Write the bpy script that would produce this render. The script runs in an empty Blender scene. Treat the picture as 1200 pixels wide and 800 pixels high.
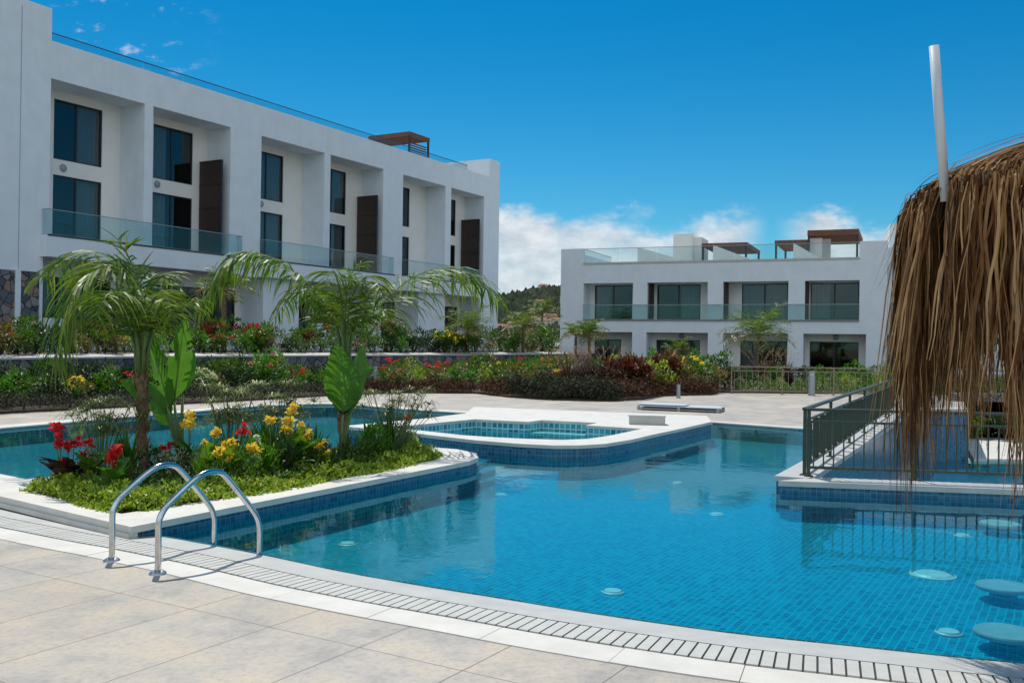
import bpy, bmesh, math, random
from mathutils import Vector, Matrix, Quaternion
from mathutils.geometry import tessellate_polygon
S = bpy.context.scene
C = S.collection
R = math.radians
sin, cos, pi = math.sin, math.cos, math.pi
random.seed(7)
rnd = random.random
U = random.uniform

# ------------------------------------------------------------------ camera
F, EYE = 1120.0, 1.6
ROLL, PITCH = math.atan(.014), math.atan(3/F)
cam = bpy.data.objects.new('camera', bpy.data.cameras.new('camera'))
C.objects.link(cam)
cam.data.sensor_width = 36; cam.data.lens = F/1200*36
cam.data.clip_start = .05; cam.data.clip_end = 6000
Mc = Matrix.Rotation(R(90)+PITCH, 4, 'X') @ Matrix.Rotation(ROLL, 4, 'Z')
cam.matrix_world = Matrix.Translation((0, 0, EYE)) @ Mc
S.camera = cam
S.render.resolution_x, S.render.resolution_y = 1024, 682

# ------------------------------------------------------------------ light
SUN_H = Vector((-.27, .96)).normalized()     # horizontal direction towards the sun
SUN_EL = R(60)
w = bpy.data.worlds.new('World'); S.world = w; w.use_nodes = True
nt = w.node_tree; N = nt.nodes; L = nt.links
bg = N['Background']
sky = N.new('ShaderNodeTexSky'); sky.sky_type = 'NISHITA'; sky.sun_disc = False
sky.sun_elevation = SUN_EL; sky.sun_rotation = math.atan2(SUN_H.x, SUN_H.y)
sky.air_density = 1.0; sky.dust_density = .35; sky.ozone_density = 3.0
hs = N.new('ShaderNodeHueSaturation'); hs.inputs['Saturation'].default_value = 1.30; hs.inputs['Value'].default_value = 1.0
L.new(sky.outputs[0], hs.inputs['Color'])
def mth(op, a, b=None, c=None, clamp=False, T=None):
    n = (T or nt).nodes.new('ShaderNodeMath'); n.operation = op; n.use_clamp = clamp
    for i, v in enumerate((a, b, c)):
        if v is None: continue
        if isinstance(v, (int, float)): n.inputs[i].default_value = v
        else: (T or nt).links.new(v, n.inputs[i])
    return n.outputs[0]
tc = N.new('ShaderNodeTexCoord')
sp = N.new('ShaderNodeSeparateXYZ'); L.new(tc.outputs['Generated'], sp.inputs[0])
yy = mth('MAXIMUM', sp.outputs[1], .05)
az = mth('DIVIDE', sp.outputs[0], yy); el = mth('DIVIDE', sp.outputs[2], yy)
cv = N.new('ShaderNodeCombineXYZ'); L.new(mth('MULTIPLY', az, .8), cv.inputs[0]); L.new(mth('MULTIPLY', el, 1.5), cv.inputs[1])
def wnoise(scale, det, rough=.55):
    n = N.new('ShaderNodeTexNoise'); n.inputs['Scale'].default_value = scale
    n.inputs['Detail'].default_value = det; n.inputs['Roughness'].default_value = rough
    L.new(cv.outputs[0], n.inputs['Vector']); return n.outputs[0]
def ramp(v, a, b):     # smooth 0..1 between a and b
    n = N.new('ShaderNodeMapRange'); n.interpolation_type = 'SMOOTHSTEP'
    n.inputs[1].default_value = a; n.inputs[2].default_value = b; L.new(v, n.inputs[0]); return n.outputs[0]
n1 = wnoise(9, 8, .58); n2 = wnoise(34, 6, .6)
# cumulus bank low over the horizon behind the buildings
top = mth('ADD', mth('MULTIPLY', mth('SUBTRACT', n1, .5), .13), .142)
bank = mth('SUBTRACT', top, el)
m1 = mth('MULTIPLY', ramp(mth('ADD', bank, mth('MULTIPLY', mth('SUBTRACT', n2, .5), .03)), -.006, .024), ramp(az, -.10, -.01))
m1 = mth('MULTIPLY', m1, mth('SUBTRACT', 1.0, mth('MULTIPLY', ramp(az, .22, .27), mth('SUBTRACT', 1.0, ramp(az, .27, .33)))))
soft = ramp(mth('ADD', n1, mth('MULTIPLY', n2, .3)), .45, .85)
m1 = mth('MULTIPLY', m1, mth('ADD', .72, mth('MULTIPLY', soft, .28)))
# small torn clouds high on the left
m2 = mth('MULTIPLY', ramp(mth('ADD', mth('MULTIPLY', n1, .6), mth('MULTIPLY', n2, .5)), .56, .68),
         mth('MULTIPLY', ramp(mth('MULTIPLY', az, -1.0), .30, .42), mth('MULTIPLY', ramp(el, .2, .27), mth('SUBTRACT', 1, ramp(el, .4, .5)))))
mm = mth('MAXIMUM', m1, mth('MULTIPLY', m2, .8), clamp=True)
cr = N.new('ShaderNodeValToRGB'); cr.color_ramp.elements[0].position = .35; cr.color_ramp.elements[0].color = (5.6, 6.0, 6.5, 1)
cr.color_ramp.elements[1].position = .62; cr.color_ramp.elements[1].color = (7.6, 8.0, 8.4, 1)
L.new(n2, cr.inputs[0])
tint = N.new('ShaderNodeMixRGB'); tint.blend_type = 'MULTIPLY'; tint.inputs[0].default_value = 1; gt = N.new('ShaderNodeMixRGB'); gt.inputs[1].default_value = (.42, .86, .95, 1); gt.inputs[2].default_value = (.03, .74, .86, 1); L.new(ramp(sp.outputs[2], .0, .36), gt.inputs[0]); L.new(gt.outputs[0], tint.inputs[2])
L.new(hs.outputs[0], tint.inputs[1])
# added bright cloud in the unseen sky behind the viewer, brightening the shaded facades
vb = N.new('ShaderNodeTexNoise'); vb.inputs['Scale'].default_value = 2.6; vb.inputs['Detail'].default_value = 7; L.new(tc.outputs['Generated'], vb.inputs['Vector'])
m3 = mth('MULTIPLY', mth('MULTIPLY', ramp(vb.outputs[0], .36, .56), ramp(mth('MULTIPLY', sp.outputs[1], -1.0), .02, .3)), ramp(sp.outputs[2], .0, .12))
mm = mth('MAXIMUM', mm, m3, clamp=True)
mx = N.new('ShaderNodeMixRGB'); L.new(mm, mx.inputs[0]); L.new(tint.outputs[0], mx.inputs[1]); L.new(cr.outputs[0], mx.inputs[2])
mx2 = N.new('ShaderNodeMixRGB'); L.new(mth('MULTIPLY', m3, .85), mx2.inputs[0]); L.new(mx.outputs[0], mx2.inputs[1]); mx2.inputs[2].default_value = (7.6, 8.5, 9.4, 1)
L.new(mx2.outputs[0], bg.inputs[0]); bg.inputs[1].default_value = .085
sd = bpy.data.lights.new('sun', 'SUN'); sd.energy = 3.55; sd.angle = R(.55); sd.color = (1, .95, .87)
sun = bpy.data.objects.new('sun', sd); C.objects.link(sun)
sv = Vector((SUN_H.x*cos(SUN_EL), SUN_H.y*cos(SUN_EL), sin(SUN_EL)))
sun.rotation_euler = sv.to_track_quat('Z', 'Y').to_euler(); sun.location = (0, 0, 60)
S.view_settings.view_transform = 'Standard'; S.view_settings.look = 'None'
S.view_settings.exposure = 0.3; S.view_settings.gamma = 1
S.render.engine = 'CYCLES'
S.cycles.max_bounces = 8; S.cycles.transparent_max_bounces = 24
S.cycles.diffuse_bounces = 3

# ------------------------------------------------------------------ measuring helpers
def ray(x, y):
    v = Vector(((x-600)/F, -(y-400)/F, -1)); return (Mc.to_3x3() @ v)
def G(x, y, z=0.0):                      # where the sight line meets height z
    r = ray(x, y); t = (z-EYE)/r.z; return Vector((r.x*t, r.y*t, z))
def at(x, y, D):                         # point at distance D in front
    r = ray(x, y); t = D/r.y; return Vector((r.x*t, D, EYE+r.z*t))
class Plane2:                            # a vertical plane with its own local frame
    def __init__(s, o, ang): s.o = Vector(o); s.a = ang; s.d = Vector((cos(ang), sin(ang))); s.n = Vector((-sin(ang), cos(ang)))
    def hit(s, x, y, dep=0.0):
        r = ray(x, y); r2 = Vector((r.x, r.y)); t = (s.o.dot(s.n)+dep)/r2.dot(s.n)
        return ((r2*t-s.o).dot(s.d), EYE+r.z*t)

# ------------------------------------------------------------------ materials
def newmat(name):
    m = bpy.data.materials.new(name); m.use_nodes = True
    return m, m.node_tree, m.node_tree.nodes['Principled BSDF']
def rgba(c): return (c[0], c[1], c[2], 1)
def nnode(T, typ, **kw):
    n = T.nodes.new(typ)
    for k, v in kw.items():
        if k in n.inputs.keys(): n.inputs[k].default_value = v
        else: setattr(n, k, v)
    return n
def mixc(T, f, a, b, mode='MIX'):
    n = T.nodes.new('ShaderNodeMixRGB'); n.blend_type = mode
    for i, v in enumerate((f, a, b)):
        if isinstance(v, (int, float)): n.inputs[i].default_value = v
        elif isinstance(v, tuple): n.inputs[i].default_value = rgba(v)
        else: T.links.new(v, n.inputs[i])
    return n.outputs[0]
def coords(T, kind='Object', rot=0, scale=(1, 1, 1)):
    t = T.nodes.new('ShaderNodeTexCoord'); m = T.nodes.new('ShaderNodeMapping')
    m.inputs['Rotation'].default_value[2] = rot; m.inputs['Scale'].default_value = scale
    T.links.new(t.outputs[kind], m.inputs[0]); return m.outputs[0]
def noise(T, vec, scale, det=5, rough=.6):
    n = nnode(T, 'ShaderNodeTexNoise', Scale=scale, Detail=det, Roughness=rough); T.links.new(vec, n.inputs['Vector']); return n.outputs[0]
def cramp(T, v, stops):
    n = T.nodes.new('ShaderNodeValToRGB'); e = n.color_ramp.elements
    while len(e) < len(stops): e.new(.5)
    for el_, (p, c) in zip(e, stops): el_.position = p; el_.color = rgba(c)
    T.links.new(v, n.inputs[0]); return n.outputs[0]
def bump(T, h, strength, dist, b):
    n = nnode(T, 'ShaderNodeBump', Strength=strength, Distance=dist); T.links.new(h, n.inputs['Height']); T.links.new(n.outputs[0], b.inputs['Normal'])
def rough_mat(name, c, var=.12, scale=3, rough=.7, bmp=.15, bscale=60, metal=0, stain=None, kind='Object'):
    m, T, b = newmat(name); v = coords(T, kind)
    n = noise(T, v, scale, 6)
    a = tuple(x*(1-var) for x in c); z = tuple(min(1, x*(1+var)) for x in c)
    col = cramp(T, n, [(.3, a), (.7, z)])
    if stain:
        vs = coords(T, kind, 0, (1, 1, .12)); ns = noise(T, vs, 2.2, 5)
        f = T.nodes.new('ShaderNodeMapRange'); f.inputs[1].default_value = .52; f.inputs[2].default_value = .8; f.inputs[4].default_value = .35
        T.links.new(ns, f.inputs[0]); col = mixc(T, f.outputs[0], col, stain)
    T.links.new(col, b.inputs['Base Color']); b.inputs['Roughness'].default_value = rough; b.inputs['Metallic'].default_value = metal
    if bmp: bump(T, noise(T, v, bscale, 4), bmp, .01, b)
    return m
def leaf_mat(name, cs, trans=.3, rough=.45, spec=.35):
    m, T, b = newmat(name)
    g = T.nodes.new('ShaderNodeNewGeometry'); oi = T.nodes.new('ShaderNodeObjectInfo')
    s = mth('FRACT', mth('ADD', g.outputs['Random Per Island'], mth('MULTIPLY', oi.outputs['Random'], .35, T=T), T=T), T=T)
    k = len(cs)
    col = cramp(T, s, [(i/(k-1) if k > 1 else 0, c) for i, c in enumerate(cs)])
    n = noise(T, coords(T), 9, 3)
    col = mixc(T, .35, col, mixc(T, 1.0, col, cramp(T, n, [(.3, (.5, .5, .5)), (.7, (1.3, 1.3, 1.2))]), 'MULTIPLY'))
    T.links.new(col, b.inputs['Base Color']); b.inputs['Roughness'].default_value = rough
    b.inputs['Specular IOR Level'].default_value = spec
    tr = T.nodes.new('ShaderNodeBsdfTranslucent'); T.links.new(mixc(T, 1.0, col, (1.25, 1.35, .6), 'MULTIPLY'), tr.inputs[0])
    ms = T.nodes.new('ShaderNodeMixShader'); ms.inputs[0].default_value = trans
    T.links.new(b.outputs[0], ms.inputs[1]); T.links.new(tr.outputs[0], ms.inputs[2])
    T.links.new(ms.outputs[0], T.nodes['Material Output'].inputs[0])
    return m
TILE_A = R(59)     # direction of the paving joints
def tile_mat(name, cs, grout, bw, bh, mortar, rot, rough=.35, warp=0, kind='Object', vert=False, bmp=.4, spec=.5, coat=0):
    m, T, b = newmat(name)
    v = coords(T, kind, rot)
    if vert:   # run the grid along a wall: u = x+y , v = z
        s_ = T.nodes.new('ShaderNodeSeparateXYZ'); T.links.new(v, s_.inputs[0])
        ge = T.nodes.new('ShaderNodeNewGeometry'); sn = T.nodes.new('ShaderNodeSeparateXYZ')
        vm = T.nodes.new('ShaderNodeVectorRotate'); vm.rotation_type = 'Z_AXIS'; vm.inputs['Angle'].default_value = rot
        T.links.new(ge.outputs['True Normal'], vm.inputs[0]); T.links.new(vm.outputs[0], sn.inputs[0])
        use_y = mth('GREATER_THAN', mth('ABSOLUTE', sn.outputs[0], T=T), .7, T=T)
        isflat = mth('GREATER_THAN', mth('ABSOLUTE', sn.outputs[2], T=T), .7, T=T)
        u = mth('ADD', mth('MULTIPLY', s_.outputs[1], use_y, T=T), mth('MULTIPLY', s_.outputs[0], mth('SUBTRACT', 1, use_y, T=T), T=T), T=T)
        vv = mth('ADD', mth('MULTIPLY', s_.outputs[1], isflat, T=T), mth('MULTIPLY', s_.outputs[2], mth('SUBTRACT', 1, isflat, T=T), T=T), T=T)
        cb = T.nodes.new('ShaderNodeCombineXYZ'); T.links.new(u, cb.inputs[0]); T.links.new(vv, cb.inputs[1]); v = cb.outputs[0]
    if warp:
        nn = nnode(T, 'ShaderNodeTexNoise', Scale=5.0, Detail=2); T.links.new(v, nn.inputs['Vector'])
        vm2 = T.nodes.new('ShaderNodeVectorMath'); vm2.operation = 'MULTIPLY_ADD'
        vm2.inputs[1].default_value = (warp,)*3; T.links.new(nn.outputs['Color'], vm2.inputs[0]); T.links.new(v, vm2.inputs[2]); v = vm2.outputs[0]
    br = T.nodes.new('ShaderNodeTexBrick'); br.offset = 0; br.squash = 1
    for k, x in (('Scale', 1), ('Mortar Size', mortar), ('Brick Width', bw), ('Row Height', bh), ('Bias', 0), ('Mortar Smooth', .1)): br.inputs[k].default_value = x
    br.inputs['Color1'].default_value = (0, 0, 0, 1); br.inputs['Color2'].default_value = (1, 1, 1, 1); br.inputs['Mortar'].default_value = (.5, .5, .5, 1)
    T.links.new(v, br.inputs['Vector'])
    k = len(cs); col = cramp(T, br.outputs['Color'], [(i/(k-1), c) for i, c in enumerate(cs)])
    return m, T, b, v, br, col, grout, rough, bmp
def finish_tile(tp):
    m, T, b, v, br, col, grout, rough, bmp = tp
    T.links.new(mixc(T, br.outputs['Fac'], col, grout), b.inputs['Base Color'])
    b.inputs['Roughness'].default_value = rough
    if bmp:
        inv = mth('SUBTRACT', 1, br.outputs['Fac'], T=T); bump(T, inv, bmp, .004, b)
    return m
M = {}
M['stucco'] = rough_mat('white stucco', (.77, .83, .88), .05, 1.2, .85, .25, 90, stain=(.66, .66, .65))
M['stucco_shelter'] = rough_mat('cream stucco', (.84, .82, .78), .04, 1.2, .85, .2, 90)
M['roofmem'] = rough_mat('roof membrane', (.35, .35, .34), .1, 1)
M['frame'] = rough_mat('dark window frame', (.018, .018, .02), .1, 3, .4, 0)
M['brown'] = rough_mat('brown perforated screen', (.045, .028, .02), .3, 6, .6, 0)
M['wood'] = rough_mat('stained wood', (.16, .062, .032), .25, 6, .6, .2, 40)
M['curtain'] = rough_mat('curtain cloth', (.55, .6, .6), .06, 3, .9, 0)
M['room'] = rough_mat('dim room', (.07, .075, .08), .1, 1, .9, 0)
M['stone_white'] = rough_mat('pale coping stone', (.57, .55, .505), .10, 3.5, .6, .2, 70, stain=(.52, .49, .42))
M['stone_grey'] = rough_mat('grey coping stone', (.47, .465, .44), .10, 4, .45, .1, 70)
M['grate'] = rough_mat('grating plastic', (.47, .465, .43), .08, 10, .5, 0)
M['channel'] = rough_mat('drain channel', (.03, .03, .028), .1, 3, .9, 0)
M['soil'] = rough_mat('garden soil', (.055, .035, .022), .4, 6, .95, .5, 30)
M['terrain'] = rough_mat('dry ground', (.16, .14, .085), .3, .05, .95, .3, 3)
M['green_metal'] = rough_mat('green grey painted metal', (.055, .070, .050), .12, 8, .38, 0, metal=.3)
M['tan_metal'] = rough_mat('tan painted metal', (.24, .19, .14), .12, 8, .45, 0, metal=.2)
M['grey_metal'] = rough_mat('grey painted metal', (.33, .36, .38), .08, 8, .4, 0, metal=.3)
M['white_pipe'] = rough_mat('white pipe', (.55, .59, .63), .06, 4, .4, .05, 60)
M['darkwood'] = rough_mat('old dark wood', (.05, .03, .02), .3, 8, .8, .2, 30)
M['trunk'] = rough_mat('fibrous palm trunk', (.19, .115, .07), .5, 14, .9, .8, 40)
M['stalk'] = rough_mat('green stalk', (.10, .16, .04), .3, 8, .5, 0)
M['twig'] = rough_mat('woody stem', (.09, .06, .035), .3, 10, .9, .3, 30)
m, T, b = newmat('stainless steel'); b.inputs['Metallic'].default_value = 1; b.inputs['Roughness'].default_value = .13
T.links.new(cramp(T, noise(T, coords(T), 12, 4), [(.3, (.52, .52, .52)), (.7, (.68, .68, .67))]), b.inputs['Base Color']); M['steel'] = m
M['seat_shaded'] = rough_mat('shaded stool stone', (.24, .26, .26), .15, 6, .7, .1)  # white stool seats, darkened in the colour to stand for thatch shade
M['brushed'] = rough_mat('brushed steel', (.5, .5, .49), .1, 30, .42, 0, metal=1)
# deck
tp = tile_mat('deck tile', [(.36, .325, .28), (.43, .38, .32), (.395, .36, .32), (.46, .405, .34)], (.13, .10, .08), 1.3, .65, .0038, -TILE_A, .5)
m, T, b, v, br, col, grout, ro, bm_ = tp
nv = noise(T, v, 1.7, 9, .68); n4 = noise(T, v, .6, 4)
col = mixc(T, .8, col, mixc(T, 1.0, col, cramp(T, nv, [(.36, (.66, .70, .76)), (.5, (1, 1, 1)), (.62, (1.18, 1.11, .97))]), 'MULTIPLY'))
col = mixc(T, .5, col, mixc(T, 1.0, col, cramp(T, n4, [(.35, (.86, .88, .9)), (.65, (1.12, 1.1, 1.06))]), 'MULTIPLY'))
n5 = noise(T, v, 26, 9, .75)
col = mixc(T, .7, col, mixc(T, 1.0, col, cramp(T, n5, [(.36, (.70, .70, .72)), (.5, (1, 1, 1)), (.64, (1.14, 1.09, 1.0))]), 'MULTIPLY'))
M['deck'] = finish_tile((m, T, b, v, br, col, grout, ro, .25))
M['pool_tile'] = finish_tile(tile_mat('pool mosaic', [(.0, .075, .13), (.0, .135, .205), (.0, .21, .275), (.0, .10, .165)], (.0, .33, .39), .055, .055, .0045, -TILE_A, .3, warp=.022, vert=True, bmp=0))
M['edge_tile'] = finish_tile(tile_mat('blue edge mosaic', [(.012, .07, .15), (.02, .11, .21), (.03, .16, .26), (.015, .09, .18)], (.12, .20, .25), .06, .06, .0035, -TILE_A, .22, vert=True))
M['teal_tile'] = finish_tile(tile_mat('teal spa mosaic', [(.01, .15, .22), (.03, .32, .38), (.10, .50, .53), (.02, .22, .30)], (.45, .62, .62), .11, .11, .012, -TILE_A, .22, vert=True))
# stone wall
m, T, b = newmat('dark rubble stone'); v = coords(T)
vo = nnode(T, 'ShaderNodeTexVoronoi', Scale=3.3); T.links.new(v, vo.inputs['Vector'])
ve = nnode(T, 'ShaderNodeTexVoronoi', Scale=3.3, feature='DISTANCE_TO_EDGE'); T.links.new(v, ve.inputs['Vector'])
sx = T.nodes.new('ShaderNodeSeparateXYZ'); T.links.new(vo.outputs['Color'], sx.inputs[0])
c1 = cramp(T, sx.outputs[0], [(0, (.06, .07, .09)), (.4, (.13, .14, .16)), (.7, (.24, .23, .23)), (1, (.28, .17, .11))])
c1 = mixc(T, .6, c1, mixc(T, 1.0, c1, cramp(T, noise(T, v, 22, 6), [(.3, (.5, .5, .5)), (.7, (1.5, 1.5, 1.5))]), 'MULTIPLY'))
ed = T.nodes.new('ShaderNodeMapRange'); ed.inputs[1].default_value = .0; ed.inputs[2].default_value = .05; T.links.new(ve.outputs[0], ed.inputs[0])
T.links.new(mixc(T, ed.outputs[0], (.02, .02, .02), c1), b.inputs['Base Color']); b.inputs['Roughness'].default_value = .85
bump(T, ed.outputs[0], .9, .05, b); M['rubble'] = m
# glass for balustrades
def two_sided(T, ior):      # same reflectance entering and leaving a thin pane
    g_ = T.nodes.new('ShaderNodeNewGeometry'); f_ = T.nodes.new('ShaderNodeFresnel')
    T.links.new(mth('ADD', ior, mth('MULTIPLY', g_.outputs['Backfacing'], 1/ior-ior, T=T), T=T), f_.inputs['IOR']); return f_
m, T, b = newmat('balustrade glass'); T.nodes.remove(b)
fr = two_sided(T, 1.45); gl = nnode(T, 'ShaderNodeBsdfGlossy', Roughness=.02); tr = T.nodes.new('ShaderNodeBsdfTransparent')
tr.inputs[0].default_value = (.84, .91, .915, 1); ms = T.nodes.new('ShaderNodeMixShader')
T.links.new(fr.outputs[0], ms.inputs[0]); T.links.new(tr.outputs[0], ms.inputs[1]); T.links.new(gl.outputs[0], ms.inputs[2]); T.links.new(ms.outputs[0], T.nodes['Material Output'].inputs[0]); M['glass'] = m
m, T, b = newmat('window glass'); T.nodes.remove(b)
fr = two_sided(T, 1.42); gl = nnode(T, 'ShaderNodeBsdfGlossy', Roughness=.015); tr = T.nodes.new('ShaderNodeBsdfTransparent')
tr.inputs[0].default_value = (.60, .64, .65, 1); ms = T.nodes.new('ShaderNodeMixShader')
nb = nnode(T, 'ShaderNodeBump', Strength=.08, Distance=.02); T.links.new(noise(T, coords(T), .9, 2), nb.inputs['Height']); T.links.new(nb.outputs[0], gl.inputs['Normal'])
T.links.new(mth('ADD', fr.outputs[0], .04, T=T), ms.inputs[0]); T.links.new(tr.outputs[0], ms.inputs[1]); T.links.new(gl.outputs[0], ms.inputs[2]); T.links.new(ms.outputs[0], T.nodes['Material Output'].inputs[0]); M['pane'] = m
# water
def water_mat(name, tint, bs, bd):
    m, T, b = newmat(name); T.nodes.remove(b)
    v = coords(T); v2 = coords(T, 'Object', R(25), (1, .45, 1))
    h = mth('ADD', mth('MULTIPLY', noise(T, v, 1.3, 3), 1.0, T=T), mth('MULTIPLY', noise(T, v2, 9.0, 4), .30, T=T), T=T)
    nb = nnode(T, 'ShaderNodeBump', Strength=bs, Distance=bd); T.links.new(h, nb.inputs['Height'])
    fr = two_sided(T, 1.33); T.links.new(nb.outputs[0], fr.inputs['Normal'])
    gl = nnode(T, 'ShaderNodeBsdfGlossy', Roughness=.012); gl.inputs['Color'].default_value = (.55, .9, 1, 1); T.links.new(nb.outputs[0], gl.inputs['Normal'])
    tr = T.nodes.new('ShaderNodeBsdfTransparent'); tr.inputs[0].default_value = rgba(tint)
    ms = T.nodes.new('ShaderNodeMixShader')
    T.links.new(fr.outputs[0], ms.inputs[0]); T.links.new(tr.outputs[0], ms.inputs[1]); T.links.new(gl.outputs[0], ms.inputs[2])
    T.links.new(ms.outputs[0], T.nodes['Material Output'].inputs[0]); return m
M['water'] = water_mat('pool water', (.50, .95, 1.0), .20, .016)
# plants
M['palm_leaf'] = leaf_mat('palm leaflets', [(.035, .085, .006), (.09, .17, .010), (.18, .27, .020), (.05, .11, .008), (.12, .20, .012), (.24, .25, .05), (.03, .07, .008)], .35, .45, .25)
M['palm_leaf_dry'] = leaf_mat('yellowing leaflets', [(.10, .14, .03), (.20, .20, .05), (.28, .19, .08), (.08, .13, .03)], .3, .45)
M['banana'] = leaf_mat('broad leaf', [(.06, .16, .015), (.10, .23, .03)], .45, .35)
M['g_mid'] = leaf_mat('mid green leaves', [(.03, .085, .008), (.065, .15, .014), (.12, .21, .02)], .25)
M['g_dark'] = leaf_mat('dark green leaves', [(.012, .035, .012), (.025, .06, .018), (.045, .085, .02)], .2)
M['g_lime'] = leaf_mat('lime leaves', [(.10, .18, .012), (.26, .36, .03), (.40, .47, .06), (.18, .28, .02)], .3)
M['g_bright'] = leaf_mat('bright green leaves', [(.045, .16, .012), (.08, .23, .02), (.14, .28, .025)], .3)
M['olive'] = leaf_mat('olive leaves', [(.08, .10, .02), (.15, .15, .035), (.22, .14, .05)], .25)
M['redleaf'] = leaf_mat('dark red leaves', [(.05, .012, .012), (.11, .02, .016), (.17, .04, .025), (.05, .03, .015)], .25)
M['purple'] = leaf_mat('purple brown leaves', [(.035, .02, .022), (.07, .035, .035), (.11, .06, .05)], .2)
M['silver'] = leaf_mat('silvery leaves', [(.14, .17, .14), (.22, .25, .22), (.09, .12, .09)], .2)
M['cover'] = leaf_mat('dark bronze ground cover', [(.015, .028, .014), (.03, .045, .02), (.06, .05, .04), (.035, .03, .02)], .15, .8)
M['cover_red'] = leaf_mat('reddish ground cover', [(.06, .02, .016), (.10, .035, .02), (.05, .045, .02)], .15, .8)
M['papyrus'] = leaf_mat('papyrus rays', [(.09, .15, .03), (.18, .21, .06), (.27, .24, .10)], .25)
M['plume'] = leaf_mat('feathery plumes', [(.30, .20, .19), (.42, .30, .28)], .3, .8)
def flo(n, cs): M[n] = leaf_mat(n+' petals', cs, .3, .6)
flo('f_red', [(.55, .012, .02), (.75, .03, .03)]); flo('f_pink', [(.75, .12, .16), (.85, .25, .28)]); flo('f_yellow', [(.85, .52, .02), (.9, .66, .06), (.88, .70, .20)])
flo('f_orange', [(.8, .18, .02), (.85, .34, .05)]); flo('f_white', [(.75, .75, .68), (.85, .85, .8)]); flo('f_blue', [(.12, .14, .55), (.2, .25, .7)])
M['thatch'] = leaf_mat('dry palm thatch', [(.045, .016, .006), (.14, .060, .022), (.26, .125, .048), (.50, .31, .155), (.09, .036, .013)], .08, .8, .12)
M['hill'] = rough_mat('scrub hill', (.018, .03, .02), .55, .06, .95, .6, .4)

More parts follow.
